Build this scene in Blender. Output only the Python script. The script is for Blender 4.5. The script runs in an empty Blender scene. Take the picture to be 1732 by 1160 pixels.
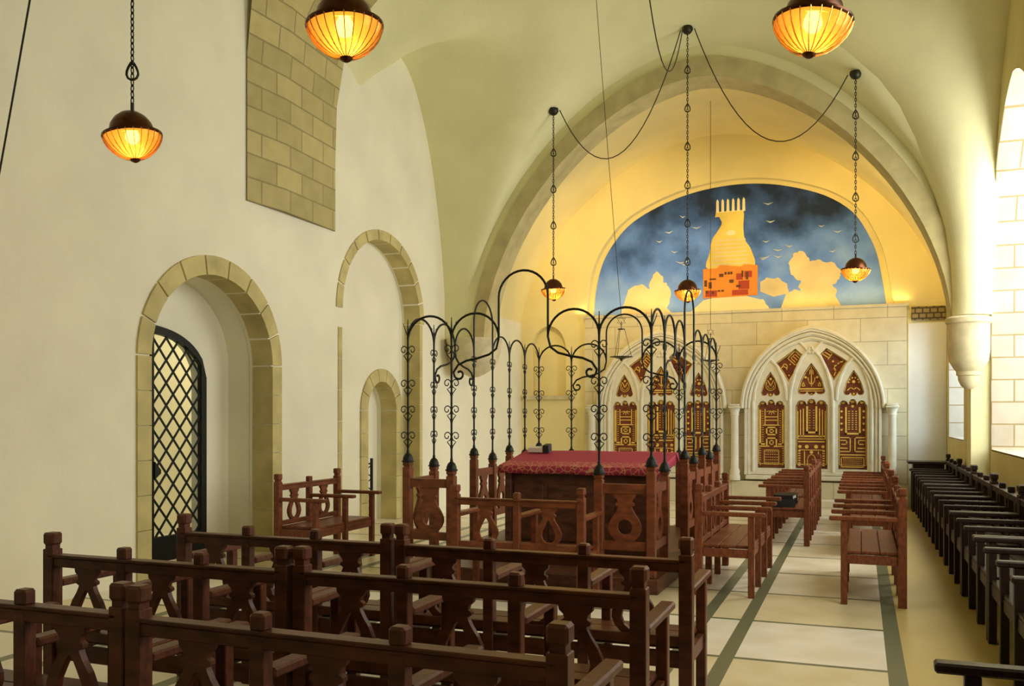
import bpy, bmesh, math, random
from mathutils import Vector, Matrix
random.seed(7)
PI = math.pi
scn = bpy.context.scene
COL = scn.collection

# ------------------------------------------------------------------ materials
def nt(name):
    m = bpy.data.materials.new(name); m.use_nodes = True
    t = m.node_tree; t.nodes.clear()
    out = t.nodes.new('ShaderNodeOutputMaterial')
    b = t.nodes.new('ShaderNodeBsdfPrincipled')
    t.links.new(b.outputs[0], out.inputs[0])
    return m, t, b, out

def N(t, kind, **kw):
    n = t.nodes.new(kind)
    for k, v in kw.items(): setattr(n, k, v)
    return n

def ramp(t, fac, stops):
    r = N(t, 'ShaderNodeValToRGB')
    while len(r.color_ramp.elements) < len(stops): r.color_ramp.elements.new(0.5)
    for e, (p, c) in zip(r.color_ramp.elements, stops):
        e.position = p; e.color = (*c, 1)
    t.links.new(fac, r.inputs[0]); return r.outputs[0]

def noise(t, scale, vec=None, detail=4):
    n = N(t, 'ShaderNodeTexNoise'); n.inputs['Scale'].default_value = scale; n.inputs['Detail'].default_value = detail
    if vec is not None: t.links.new(vec, n.inputs['Vector'])
    return n.outputs[0]

def geo_pos(t): return N(t, 'ShaderNodeNewGeometry').outputs['Position']
def obj_pos(t): return N(t, 'ShaderNodeTexCoord').outputs['Object']

def bump(t, b, h, s, d=0.02):
    bn = N(t, 'ShaderNodeBump'); bn.inputs['Strength'].default_value = s; bn.inputs['Distance'].default_value = d
    t.links.new(h, bn.inputs['Height']); t.links.new(bn.outputs[0], b.inputs['Normal'])

def plain(name, c, rough=0.5, metal=0.0, var=0.12, scale=14):
    m, t, b, o = nt(name)
    c2 = tuple(x * (1 - var) for x in c); c1 = tuple(min(1, x * (1 + var)) for x in c)
    t.links.new(ramp(t, noise(t, scale, obj_pos(t)), [(0.3, c2), (0.7, c1)]), b.inputs['Base Color'])
    b.inputs['Roughness'].default_value = rough; b.inputs['Metallic'].default_value = metal
    return m

def plaster(name, c, var=0.06):
    m, t, b, o = nt(name)
    p = geo_pos(t)
    c2 = tuple(x * (1 - var) for x in c); c1 = tuple(min(1, x * (1 + var)) for x in c)
    t.links.new(ramp(t, noise(t, 1.3, p, 5), [(0.3, c2), (0.7, c1)]), b.inputs['Base Color'])
    b.inputs['Roughness'].default_value = 0.85
    bump(t, b, noise(t, 9, p, 5), 0.25, 0.02)
    return m

def ashlar(name, c, axes, bw=0.62, bh=0.34, mortar=None, var=0.16, mort=0.012):
    """coursed stone blocks; axes = which world axes give (u, v)"""
    m, t, b, o = nt(name)
    s = N(t, 'ShaderNodeSeparateXYZ'); t.links.new(geo_pos(t), s.inputs[0])
    cb = N(t, 'ShaderNodeCombineXYZ')
    t.links.new(s.outputs[axes[0]], cb.inputs[0]); t.links.new(s.outputs[axes[1]], cb.inputs[1])
    br = N(t, 'ShaderNodeTexBrick'); t.links.new(cb.outputs[0], br.inputs['Vector'])
    br.inputs['Scale'].default_value = 1; br.inputs['Mortar Size'].default_value = mort
    br.inputs['Brick Width'].default_value = bw; br.inputs['Row Height'].default_value = bh
    br.inputs['Mortar Smooth'].default_value = 0.4
    br.inputs['Color1'].default_value = (*[min(1, x * (1 + var)) for x in c], 1)
    br.inputs['Color2'].default_value = (*[x * (1 - var) for x in c], 1)
    br.inputs['Mortar'].default_value = (*(mortar or [x * 0.62 for x in c]), 1)
    mx = N(t, 'ShaderNodeMixRGB', blend_type='MULTIPLY'); mx.inputs[0].default_value = 0.5
    t.links.new(br.outputs[0], mx.inputs[1])
    t.links.new(ramp(t, noise(t, 5, geo_pos(t), 6), [(0.3, (0.72, 0.7, 0.62)), (0.7, (1, 1, 1))]), mx.inputs[2])
    t.links.new(mx.outputs[0], b.inputs['Base Color'])
    b.inputs['Roughness'].default_value = 0.85
    inv = N(t, 'ShaderNodeMath', operation='SUBTRACT'); inv.inputs[0].default_value = 1
    t.links.new(br.outputs['Fac'], inv.inputs[1])
    bump(t, b, inv.outputs[0], 0.35, 0.02)
    return m

def wood(name, c, rough=0.38, var=0.45):
    m, t, b, o = nt(name); b.inputs['Specular IOR Level'].default_value = 0.35
    mp = N(t, 'ShaderNodeMapping'); t.links.new(obj_pos(t), mp.inputs[0])
    mp.inputs['Scale'].default_value = (3.5, 22, 9)
    c2 = tuple(x * (1 - var) for x in c); c1 = tuple(min(1, x * (1 + var)) for x in c)
    t.links.new(ramp(t, noise(t, 2.2, mp.outputs[0], 6), [(0.3, c2), (0.7, c1)]), b.inputs['Base Color'])
    b.inputs['Roughness'].default_value = rough
    return m

M = {}
M['plaster'] = plaster('white_plaster', (0.82, 0.79, 0.60))
M['vault'] = plaster('vault_plaster', (0.78, 0.755, 0.43))
M['apse'] = plaster('apse_plaster', (0.84, 0.73, 0.36))
M['olive'] = plaster('light_tinted_plaster', (0.68, 0.59, 0.27))  # right wall: yellow of warm lamplight and shade painted into the colour
M['white'] = plaster('fresh_white_plaster', (0.86, 0.85, 0.78))
M['stone_yz'] = ashlar('ashlar_side', (0.52, 0.44, 0.19), (1, 2), 0.52, 0.27)
M['stone_xz'] = ashlar('ashlar_front', (0.72, 0.65, 0.44), (0, 2), 0.9, 0.42, var=0.05, mort=0.008)
M['reveal'] = ashlar('ashlar_pale', (0.56, 0.51, 0.41), (0, 2), 0.55, 0.3, mortar=(0.36, 0.28, 0.13), var=0.08)
M['voussoir'] = plain('arch_stone', (0.53, 0.45, 0.19), 0.85, 0, 0.2, 3)
M['rib'] = plain('rib_stone', (0.50, 0.43, 0.20), 0.85, 0, 0.15, 4)
M['ark_stone'] = plain('pale_carved_stone', (0.74, 0.69, 0.52), 0.75, 0, 0.08, 6)
M['corbel'] = plain('corbel_stone', (0.62, 0.55, 0.33), 0.85, 0, 0.15, 7)
M['wood'] = wood('reddish_wood', (0.100, 0.029, 0.011), 0.4)
M['wood_red'] = wood('red_brown_wood', (0.175, 0.050, 0.018), 0.38, 0.4)
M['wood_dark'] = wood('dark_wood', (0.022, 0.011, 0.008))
M['wood_table'] = wood('table_wood', (0.10, 0.036, 0.018))
M['panel'] = wood('carved_panel_wood', (0.17, 0.042, 0.016), 0.5, 0.35)
M['gilt'] = plain('gilding', (0.92, 0.60, 0.12), 0.45, 0.1, 0.15, 30)
M['iron'] = plain('black_iron', (0.016, 0.018, 0.014), 0.5, 0.6, 0.3, 30)
M['chain'] = plain('dark_bronze', (0.035, 0.035, 0.022), 0.45, 0.7, 0.3, 30)
M['copper'] = plain('copper_dome', (0.10, 0.035, 0.012), 0.32, 0.85, 0.3, 18)
M['brass'] = plain('brass_ribs', (0.75, 0.42, 0.10), 0.3, 0.9, 0.15, 30)
M['black'] = plain('black_cover', (0.012, 0.012, 0.012), 0.6, 0, 0.3, 20)
M['paper'] = plain('page_edges', (0.7, 0.65, 0.5), 0.8, 0, 0.05, 60)
M['vent'] = ashlar('vent_grille', (0.30, 0.24, 0.10), (0, 2), 0.12, 0.09, mortar=(0.08, 0.06, 0.03), var=0.2, mort=0.015)

# amber lamp glass: thin, coloured, lets the bulb's light through
m, t, b, o = nt('amber_glass')
t.nodes.remove(b)
tr = N(t, 'ShaderNodeBsdfTransparent'); tr.inputs[0].default_value = (1.0, 0.60, 0.16, 1)
tl = N(t, 'ShaderNodeBsdfTranslucent'); tl.inputs[0].default_value = (0.60, 0.22, 0.03, 1)
gl = N(t, 'ShaderNodeBsdfGlossy'); gl.inputs[0].default_value = (0.45, 0.2, 0.06, 1); gl.inputs[1].default_value = 0.2
m1 = N(t, 'ShaderNodeMixShader'); m1.inputs[0].default_value = 0.45
t.links.new(tr.outputs[0], m1.inputs[1]); t.links.new(tl.outputs[0], m1.inputs[2])
m2 = N(t, 'ShaderNodeMixShader'); lw = N(t, 'ShaderNodeLayerWeight'); lw.inputs[0].default_value = 0.6
t.links.new(lw.outputs['Facing'], m2.inputs[0])
t.links.new(m1.outputs[0], m2.inputs[1]); t.links.new(gl.outputs[0], m2.inputs[2])
t.links.new(m2.outputs[0], o.inputs[0]); M['amber'] = m

m, t, b, o = nt('window_glass')
t.nodes.remove(b)
tr = N(t, 'ShaderNodeBsdfTransparent'); gl = N(t, 'ShaderNodeBsdfGlossy'); gl.inputs[1].default_value = 0.05
m1 = N(t, 'ShaderNodeMixShader'); m1.inputs[0].default_value = 0.06
t.links.new(tr.outputs[0], m1.inputs[1]); t.links.new(gl.outputs[0], m1.inputs[2])
t.links.new(m1.outputs[0], o.inputs[0]); M['glass'] = m

m, t, b, o = nt('lit_bulb')
t.nodes.remove(b)
em = N(t, 'ShaderNodeEmission'); em.inputs[0].default_value = (1, 0.80, 0.45, 1); em.inputs[1].default_value = 14
t.links.new(em.outputs[0], o.inputs[0]); M['bulb'] = m

# crimson cloth with a gold embroidered border towards its hem
m, t, b, o = nt('crimson_cloth')
vo = N(t, 'ShaderNodeTexVoronoi', feature='DISTANCE_TO_EDGE'); vo.inputs['Scale'].default_value = 17
t.links.new(obj_pos(t), vo.inputs['Vector'])
s = N(t, 'ShaderNodeSeparateXYZ'); t.links.new(obj_pos(t), s.inputs[0])
band = N(t, 'ShaderNodeMath', operation='LESS_THAN'); band.inputs[1].default_value = -0.2
t.links.new(s.outputs[1], band.inputs[0])
thin = N(t, 'ShaderNodeMath', operation='LESS_THAN'); thin.inputs[1].default_value = 0.05
t.links.new(vo.outputs[0], thin.inputs[0])
mu = N(t, 'ShaderNodeMath', operation='MULTIPLY'); t.links.new(band.outputs[0], mu.inputs[0]); t.links.new(thin.outputs[0], mu.inputs[1])
mx = N(t, 'ShaderNodeMixRGB'); mx.inputs[1].default_value = (0.36, 0.018, 0.055, 1); mx.inputs[2].default_value = (0.50, 0.25, 0.09, 1)
t.links.new(mu.outputs[0], mx.inputs[0]); t.links.new(mx.outputs[0], b.inputs['Base Color'])
b.inputs['Roughness'].default_value = 0.75; M['cloth'] = m

# floor: cream slabs, grey-green strips running the length of the hall, thin cross strips
m, t, b, o = nt('floor_slabs')
p = geo_pos(t); s = N(t, 'ShaderNodeSeparateXYZ'); t.links.new(p, s.inputs[0])
acc = None
for c, w in [(0.215, 0.055), (-0.835, 0.05), (-1.16, 0.05), (-2.20, 0.05), (-2.53, 0.05), (-3.57, 0.05), (-3.9, 0.05), (-4.95, 0.05), (-5.3, 0.05)]:
    cm = N(t, 'ShaderNodeMath', operation='COMPARE'); cm.inputs[1].default_value = c; cm.inputs[2].default_value = w
    t.links.new(s.outputs[0], cm.inputs[0])
    if acc is None: acc = cm.outputs[0]
    else:
        ad = N(t, 'ShaderNodeMath', operation='MAXIMUM'); t.links.new(acc, ad.inputs[0]); t.links.new(cm.outputs[0], ad.inputs[1]); acc = ad.outputs[0]
sh = N(t, 'ShaderNodeMath', operation='ADD'); sh.inputs[1].default_value = 20 * 1.18 - 7.39 + 0.025; t.links.new(s.outputs[1], sh.inputs[0])
md = N(t, 'ShaderNodeMath', operation='MODULO'); md.inputs[1].default_value = 1.18; t.links.new(sh.outputs[0], md.inputs[0])
lt = N(t, 'ShaderNodeMath', operation='LESS_THAN'); lt.inputs[1].default_value = 0.05; t.links.new(md.outputs[0], lt.inputs[0])
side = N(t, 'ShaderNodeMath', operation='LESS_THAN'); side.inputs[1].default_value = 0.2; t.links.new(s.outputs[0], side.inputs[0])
lt2 = N(t, 'ShaderNodeMath', operation='MULTIPLY'); t.links.new(lt.outputs[0], lt2.inputs[0]); t.links.new(side.outputs[0], lt2.inputs[1])
al = N(t, 'ShaderNodeMath', operation='MAXIMUM'); t.links.new(acc, al.inputs[0]); t.links.new(lt2.outputs[0], al.inputs[1])
fl = N(t, 'ShaderNodeMath', operation='DIVIDE'); fl.inputs[1].default_value = 1.18; t.links.new(sh.outputs[0], fl.inputs[0])
fr = N(t, 'ShaderNodeMath', operation='FLOOR'); t.links.new(fl.outputs[0], fr.inputs[0])
wn = N(t, 'ShaderNodeTexWhiteNoise', noise_dimensions='1D'); t.links.new(fr.outputs[0], wn.inputs['W'])
c1 = ramp(t, wn.outputs[0], [(0.0, (0.78, 0.69, 0.44)), (0.35, (0.88, 0.82, 0.66)), (1.0, (0.92, 0.87, 0.75))])
c2 = ramp(t, noise(t, 3.0, p, 6), [(0.3, (0.85, 0.82, 0.72)), (0.7, (1, 1, 1))])
mm = N(t, 'ShaderNodeMixRGB', blend_type='MULTIPLY'); mm.inputs[0].default_value = 1
t.links.new(c1, mm.inputs[1]); t.links.new(c2, mm.inputs[2])
right_mix = N(t, 'ShaderNodeMixRGB'); right_mix.inputs[2].default_value = (0.80, 0.72, 0.48, 1)   # darker ochre floor tone on the right-wall side
t.links.new(side.outputs[0], right_mix.inputs[0])
right_mix.inputs[1].default_value = (0.56, 0.44, 0.15, 1); t.links.new(mm.outputs[0], right_mix.inputs[2])
fin = N(t, 'ShaderNodeMixRGB'); t.links.new(al.outputs[0], fin.inputs[0]); t.links.new(right_mix.outputs[0], fin.inputs[1])
fin.inputs[2].default_value = (0.15, 0.165, 0.09, 1)
t.links.new(fin.outputs[0], b.inputs['Base Color']); b.inputs['Roughness'].default_value = 0.33
b.inputs['Specular IOR Level'].default_value = 0.4
M['floor'] = m

# painted night sky of the mural
m, t, b, o = nt('painted_sky')
p = geo_pos(t); s = N(t, 'ShaderNodeSeparateXYZ'); t.links.new(p, s.inputs[0])
mr = N(t, 'ShaderNodeMapRange'); mr.inputs[1].default_value = 3.5; mr.inputs[2].default_value = 6.0
t.links.new(s.outputs[2], mr.inputs[0])
n1 = noise(t, 1.5, p, 6)
ad = N(t, 'ShaderNodeMath', operation='MULTIPLY_ADD'); ad.inputs[1].default_value = 1.5; ad.inputs[2].default_value = -0.75
t.links.new(n1, ad.inputs[0])
a2 = N(t, 'ShaderNodeMath', operation='ADD'); t.links.new(mr.outputs[0], a2.inputs[0]); t.links.new(ad.outputs[0], a2.inputs[1])
t.links.new(ramp(t, a2.outputs[0], [(0.0, (0.27, 0.46, 1.0)), (0.42, (0.125, 0.28, 0.86)), (0.72, (0.04, 0.11, 0.38)), (0.98, (0.006, 0.022, 0.08))]), b.inputs['Base Color'])
b.inputs['Roughness'].default_value = 0.8; M['sky'] = m
M['p_cloud'] = plaster('painted_cloud', (0.74, 0.62, 0.36), 0.24)
M['p_white'] = plaster('painted_pale_cloud', (0.88, 0.80, 0.50), 0.08)
M['p_tower'] = plaster('painted_tower', (0.80, 0.62, 0.16), 0.25)
M['p_brick'] = plaster('painted_orange', (0.78, 0.28, 0.04), 0.2)
M['p_red'] = plaster('painted_red', (0.45, 0.06, 0.03), 0.2)
M['p_dark'] = plaster('painted_dark', (0.12, 0.05, 0.02), 0.2)
M['p_star'] = plaster('painted_fleck', (0.55, 0.62, 0.66), 0.2)

# ------------------------------------------------------------------ mesh helpers
def obj(name, bm, mat, parent=None, loc=(0, 0, 0), smooth=False):
    bmesh.ops.recalc_face_normals(bm, faces=bm.faces[:])
    me = bpy.data.meshes.new(name); bm.to_mesh(me); bm.free()
    for k in (mat if isinstance(mat, (list, tuple)) else [mat]): me.materials.append(M[k])
    if smooth:
        for p in me.polygons: p.use_smooth = True
        me.set_sharp_from_angle(angle=math.radians(38))
    o = bpy.data.objects.new(name, me); COL.objects.link(o)
    o.location = loc
    if parent: o.parent = parent
    return o

def tag(o, label, cat, group=None):
    o['label'] = label; o['category'] = cat
    if group: o['group'] = group
    return o

def thing(name, label, cat, loc=(0, 0, 0), rz=0, group=None):
    o = bpy.data.objects.new(name, None); COL.objects.link(o)
    o.location = loc; o.rotation_euler = (0, 0, rz); o.empty_display_size = 0.1
    return tag(o, label, cat, group)

def struct(name, bm, mat, smooth=False):
    o = obj(name, bm, mat, smooth=smooth); o['kind'] = 'structure'; return o

def dup(root, loc, rz, label, group=None):
    r = root.copy(); COL.objects.link(r); r.location = loc; r.rotation_euler = (0, 0, rz); r['label'] = label
    if group: r['group'] = group
    for ch in list(root.children):
        c = ch.copy(); COL.objects.link(c); c.parent = r
        for g in list(ch.children):
            d = g.copy(); COL.objects.link(d); d.parent = c
    return r

def box(bm, x0, x1, y0, y1, z0, z1, mi=0, bev=0.0):
    vs = [bm.verts.new((x, y, z)) for x in (x0, x1) for y in (y0, y1) for z in (z0, z1)]
    q = [(0, 1, 3, 2), (4, 6, 7, 5), (0, 4, 5, 1), (2, 3, 7, 6), (0, 2, 6, 4), (1, 5, 7, 3)]
    fs = []
    for i in q:
        f = bm.faces.new([vs[k] for k in i]); f.material_index = mi; fs.append(f)
    if bev > 0:
        es = list({e for f in fs for e in f.edges})
        bmesh.ops.bevel(bm, geom=es, offset=bev, segments=1, affect='EDGES')

def tube(bm, pts, r, seg=6, closed=False, mi=0, r1=None):
    pts = [Vector(p) for p in pts]; n = len(pts); rings = []
    ref = None
    for i, p in enumerate(pts):
        a = pts[(i - 1) % n] if (closed or i > 0) else p
        c = pts[(i + 1) % n] if (closed or i < n - 1) else p
        d = (c - a).normalized()
        if ref is None:
            ref = Vector((0, 0, 1)) if abs(d.z) < 0.9 else Vector((1, 0, 0))
        u = (ref - d * ref.dot(d))
        if u.length < 1e-5: u = d.orthogonal()
        u.normalize(); ref = u; v = d.cross(u)
        rr = r if r1 is None else r + (r1 - r) * i / max(1, n - 1)
        rings.append([bm.verts.new(p + (u * math.cos(2 * PI * k / seg) + v * math.sin(2 * PI * k / seg)) * rr) for k in range(seg)])
    m = n if closed else n - 1
    for i in range(m):
        A, B = rings[i], rings[(i + 1) % n]
        for k in range(seg):
            f = bm.faces.new((A[k], A[(k + 1) % seg], B[(k + 1) % seg], B[k])); f.material_index = mi
    if not closed:
        bm.faces.new(rings[0][::-1]).material_index = mi; bm.faces.new(rings[-1]).material_index = mi

def lathe(bm, prof, seg=24, c=(0, 0, 0), mi=0, a0=0.0, a1=2 * PI):
    full = abs(a1 - a0 - 2 * PI) < 1e-6
    ns = seg if full else seg + 1
    rings = []
    for r, z in prof:
        if r < 1e-5: rings.append([bm.verts.new((c[0], c[1], c[2] + z))])
        else: rings.append([bm.verts.new((c[0] + r * math.cos(a0 + (a1 - a0) * k / seg), c[1] + r * math.sin(a0 + (a1 - a0) * k / seg), c[2] + z)) for k in range(ns)])
    for A, B in zip(rings, rings[1:]):
        for k in range(seg):
            k2 = (k + 1) % ns if full else k + 1
            if len(A) == 1 and len(B) == 1: continue
            if len(A) == 1: f = bm.faces.new((A[0], B[k], B[k2]))
            elif len(B) == 1: f = bm.faces.new((A[k], A[k2], B[0]))
            else: f = bm.faces.new((A[k], A[k2], B[k2], B[k]))
            f.material_index = mi

def plate(bm, outer, holes, f, d0, d1, mi=0, side_mi=None):
    """2D outline with holes -> solid sheet between depths d0 and d1; f maps (u, v, d) to a point"""
    tb = bmesh.new(); loops = [outer] + list(holes); es = []
    for L in loops:
        vs = [tb.verts.new((u, v, 0)) for u, v in L]
        for i in range(len(vs)): es.append(tb.edges.new((vs[i], vs[(i + 1) % len(vs)])))
    bmesh.ops.triangle_fill(tb, use_beauty=True, use_dissolve=False, edges=es, normal=(0, 0, 1))
    tb.verts.index_update()
    for d in (d0, d1):
        mp = [bm.verts.new(f(v.co.x, v.co.y, d)) for v in tb.verts]
        for fc in tb.faces:
            bm.faces.new([mp[v.index] for v in fc.verts]).material_index = mi
    tb.free()
    sm = mi if side_mi is None else side_mi
    for L in loops:
        a = [bm.verts.new(f(u, v, d0)) for u, v in L]; b2 = [bm.verts.new(f(u, v, d1)) for u, v in L]
        for i in range(len(L)):
            j = (i + 1) % len(L)
            bm.faces.new((a[i], a[j], b2[j], b2[i])).material_index = sm

FX = lambda u, v, d: (d, u, v)      # u = Y, v = Z, depth along X  (side walls)
FY = lambda u, v, d: (u, d, v)      # u = X, v = Z, depth along Y  (end walls)

def arch_pts(c, hw, z0, zs, zt, n=1.0, seg=20, p=2.0):
    """closed outline of an arched opening: jambs from z0 to the springing zs, superelliptic head up to zt"""
    pts = [(c - hw, z0), (c + hw, z0)]
    for k in range(seg + 1):
        a = PI * k / seg
        ca, sa = math.cos(a), math.sin(a)
        pts.append((c + hw * math.copysign(abs(ca) ** (2 / p), ca), zs + (zt - zs) * abs(sa) ** (2 / p)))
    return pts

def pointed(c, hw, z0, zs, zt, seg=10):
    """outline of a two-centred pointed arch"""
    h = zt - zs; e = max(0.0, (h * h - hw * hw) / (2 * hw)); R = hw + e
    pts = [(c - hw, z0), (c + hw, z0)]
    a1 = math.atan2(h, e)
    for k in range(seg + 1):
        a = a1 * k / seg; pts.append((c - e + R * math.cos(a), zs + R * math.sin(a)))
    for k in range(seg - 1, -1, -1):
        a = a1 * k / seg; pts.append((c + e - R * math.cos(a), zs + R * math.sin(a)))
    return pts

def voussoirs(bm, c, r0, r1, zs, hz0, hz1, f, d0, d1, n=11, jamb=None, p=2.0, gap=0.012, jamb_h=0.34):
    """ring of wedge blocks (plus coursed jamb stones down to jamb) between two arch curves"""
    def pt(a, r, h):
        ca, sa = math.cos(a), math.sin(a)
        return (c + r * math.copysign(abs(ca) ** (2 / p), ca), zs + h * abs(sa) ** (2 / p))
    for i in range(n):
        a0 = PI * i / n + gap; a1 = PI * (i + 1) / n - gap; sub = 3
        q = [pt(a0 + (a1 - a0) * k / sub, r1, hz1) for k in range(sub + 1)] + [pt(a1 - (a1 - a0) * k / sub, r0, hz0) for k in range(sub + 1)]
        plate(bm, q, [], f, d0, d1)
    if jamb is not None:
        z = zs - 0.006
        while z > jamb + 0.05:
            z2 = max(jamb, z - jamb_h)
            for s in (-1, 1):
                q = sorted((c + s * r0, c + s * r1))
                plate(bm, [(q[0], z2 + 0.006), (q[1], z2 + 0.006), (q[1], z), (q[0], z)], [], f, d0, d1)
            z = z2

def strip(bm, pts, w, f, d0, d1, closed=False):
    """thick flat polyline"""
    n = len(pts)
    for i in range(n if closed else n - 1):
        a = Vector(pts[i]); b2 = Vector(pts[(i + 1) % n]); d = b2 - a
        if d.length < 1e-6: continue
        d.normalize(); q = Vector((-d.y, d.x)) * w / 2; a = a - d * w / 2; b2 = b2 + d * w / 2
        c4 = [a + q, a - q, b2 - q, b2 + q]
        vs = [bm.verts.new(f(v.x, v.y, dd)) for dd in (d0, d1) for v in c4]
        for ix in ((0, 1, 2, 3), (7, 6, 5, 4), (0, 4, 5, 1), (1, 5, 6, 2), (2, 6, 7, 3), (3, 7, 4, 0)):
            bm.faces.new([vs[k] for k in ix])

# ------------------------------------------------------------------ the room
XL, XR, XR2 = -6.5, 1.65, 1.41         # left wall, right wall, right wall of the end bay
YA, YB = 13.9, 17.6                     # transverse arch, end wall
YF = -9.0
CX = -2.3

bm = bmesh.new()
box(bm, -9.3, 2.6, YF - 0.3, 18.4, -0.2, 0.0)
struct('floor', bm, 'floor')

# vaulted ceiling of the hall: groined bays
def sell(u, p): return max(0.0, 1 - min(1.0, abs(u)) ** p) ** (1 / p)
def smax(a, b, k=0.45):
    h = max(k - abs(a - b), 0.0) / k
    return max(a, b) + h * h * k * 0.25
def vz(x, y):
    k = min(1.0, max(0.0, (YA - y) / 3.3)); k = k * k * (3 - 2 * k)
    low = 2.9 + 4.3 * sell((x - CX) / 3.84, 1.72)           # against the transverse arch
    high = 5.75 + 2.75 * sell((x - CX) / 4.35, 1.9)         # over the middle of the hall
    za = low + (high - low) * k
    def cross(c, h, b0, b): return b0 + b * max(0.0, 1 - ((y - c) / h) ** 2) ** 0.62
    if y > 9.6: zb = cross(12.2, 1.75, 2.9, 4.15)
    elif y > 2.0: zb = cross(5.62, 3.03, 5.6, 1.9)
    elif y > -4.0: zb = cross(-1.0, 2.9, 5.6, 1.9)
    else: zb = cross(-7.0, 2.9, 5.6, 1.9)
    return smax(za, zb)
FAN = [(0.0, 2.975), (0.25, 2.98), (0.25, 3.3), (0.27, 3.7), (0.34, 4.2), (0.45, 4.6), (0.60, 5.0), (0.80, 5.4), (1.05, 5.8), (1.35, 6.15), (1.8, 6.55), (2.3, 6.9)]
def cz_(x, y):
    # underside of the ceiling, with the flaring springing above the corbel
    r = math.hypot(x - 1.42, y - (YA - 0.01)); z = vz(x, y)
    for (r0, z0), (r1, z1) in zip(FAN[2:], FAN[3:]):
        if r0 <= r < r1: z = min(z, z0 + (z1 - z0) * (r - r0) / (r1 - r0))
    return z
bm = bmesh.new()
nx = 150; xs = [XL - 0.05 + (XR + 0.1 - XL) * i / nx for i in range(nx + 1)]
ys = []
y = YF - 0.05
while y < YA + 0.02:
    ys.append(y)
    fine = any(abs(y - e) < 0.35 for e in (10.5, 13.9, 8.65, 2.6))
    y += 0.04 if fine else 0.1
ys.append(YA + 0.02)
g = [[bm.verts.new((x, y, vz(x, y))) for x in xs] for y in ys]
for i in range(len(ys) - 1):
    for j in range(nx):
        bm.faces.new((g[i][j], g[i][j + 1], g[i + 1][j + 1], g[i + 1][j]))
o = struct('ceiling', bm, 'vault')
for p in o.data.polygons: p.use_smooth = True
o.data.set_sharp_from_angle(angle=math.radians(32))

# exposed stone pier of the left wall, following the springing of the vault
bm = bmesh.new()
def pier_row(x, z): return [bm.verts.new((x + (0.06 if 9.2 < yy < 9.3 else 0.03 if 9.8 < yy < 10 else 0), yy, z)) for yy in (8.60, 9.27, 9.9, 10.46 + max(0, z - 5.4) * 0.12)]
rows = [pier_row(XL, 4.05), pier_row(XL + 0.02, 4.05), pier_row(XL + 0.02, 5.0), pier_row(XL + 0.02, 5.7)]
for k in range(1, 12):
    x = XL + 0.02 + k * 0.07
    rows.append(pier_row(x + 0.02, vz(x, 9.6) - 0.025))
for A, B in zip(rows, rows[1:]):
    for k in range(3): bm.faces.new((A[k], A[k + 1], B[k + 1], B[k]))
struct('trim_1', bm, 'stone_yz')

# left wall: front layer with two arched recesses, second layer with the two doorways, back layer
bm = bmesh.new()
niche = arch_pts(8.09, 0.99, -0.1, 2.2, 3.13)
blind = arch_pts(11.80, 1.16, -0.1, 3.05, 4.17)
plate(bm, [(YF, -0.1), (YB + 0.4, -0.1), (YB + 0.4, 8.6), (YF, 8.6)], [niche, blind], FX, XL, -6.8)
doorway = arch_pts(7.77, 0.88, -0.1, 2.03, 2.60)
small = arch_pts(12.28, 0.44, -0.1, 1.70, 2.14)
plate(bm, [(YF, -0.1), (YB + 0.4, -0.1), (YB + 0.4, 5.0), (YF, 5.0)], [arch_pts(8.09, 1.0, -0.1, 2.2, 3.14), small], FX, -6.801, -7.12)
plate(bm, [(YF, -0.1), (14.4, -0.1), (14.4, 5.0), (YF, 5.0)], [doorway], FX, -7.121, -7.3)
plate(bm, [(YF, -0.1), (YB + 0.4, -0.1), (YB + 0.4, 5.0), (YF, 5.0)], [], FX, -8.9, -9.1)
struct('wall_left', bm, 'plaster')

bm = bmesh.new()   # stone surround of the gate recess
voussoirs(bm, 8.09, 0.985, 1.17, 2.2, 0.925, 1.13, FX, XL + 0.025, -6.76, n=9, jamb=0.0)
struct('trim_2', bm, 'voussoir')
bm = bmesh.new()   # stone arch of the blind recess
voussoirs(bm, 11.80, 1.155, 1.30, 3.05, 1.115, 1.26, FX, XL + 0.02, -6.76, n=11, jamb=None)
for s, z1 in ((-1, 2.8), (1, 3.05)):
    q = sorted((11.80 + s * 1.155, 11.80 + s * 1.25)); z = z1
    while z > 0.1:
        z2 = max(0, z - 0.42)
        plate(bm, [(q[0], z2 + 0.006), (q[1], z2 + 0.006), (q[1], z), (q[0], z)], [], FX, XL + 0.012, -6.76); z = z2
struct('trim_3', bm, 'voussoir')
bm = bmesh.new()   # stone surround of the small doorway
voussoirs(bm, 12.28, 0.435, 0.64, 1.70, 0.435, 0.63, FX, -6.775, -7.05, n=7, jamb=0.0)
struct('trim_4', bm, 'voussoir')

# right wall with its deep window niches
def win_niche(c, hw, z0, zs, zt): return pointed(c, hw, z0, zs, zt, 12)
W2 = win_niche(12.0, 1.86, 1.14, 3.45, 5.62)
W3 = win_niche(5.6, 1.86, 1.14, 3.45, 5.62)
W4 = win_niche(-0.6, 1.5, 1.14, 3.45, 5.4)
bm = bmesh.new()
plate(bm, [(YF, -0.1), (YA + 0.1, -0.1), (YA + 0.1, 8.6), (YF, 8.6)], [W2, W3, W4], FX, XR, 2.6)
W1 = arch_pts(16.02, 1.2, 1.25, 3.0, 3.9)
plate(bm, [(YA + 0.501, -0.1), (YB + 0.4, -0.1), (YB + 0.4, 7.6), (YA + 0.501, 7.6)], [W1], FX, XR2, 2.6)
struct('wall_right', bm, 'olive')

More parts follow.
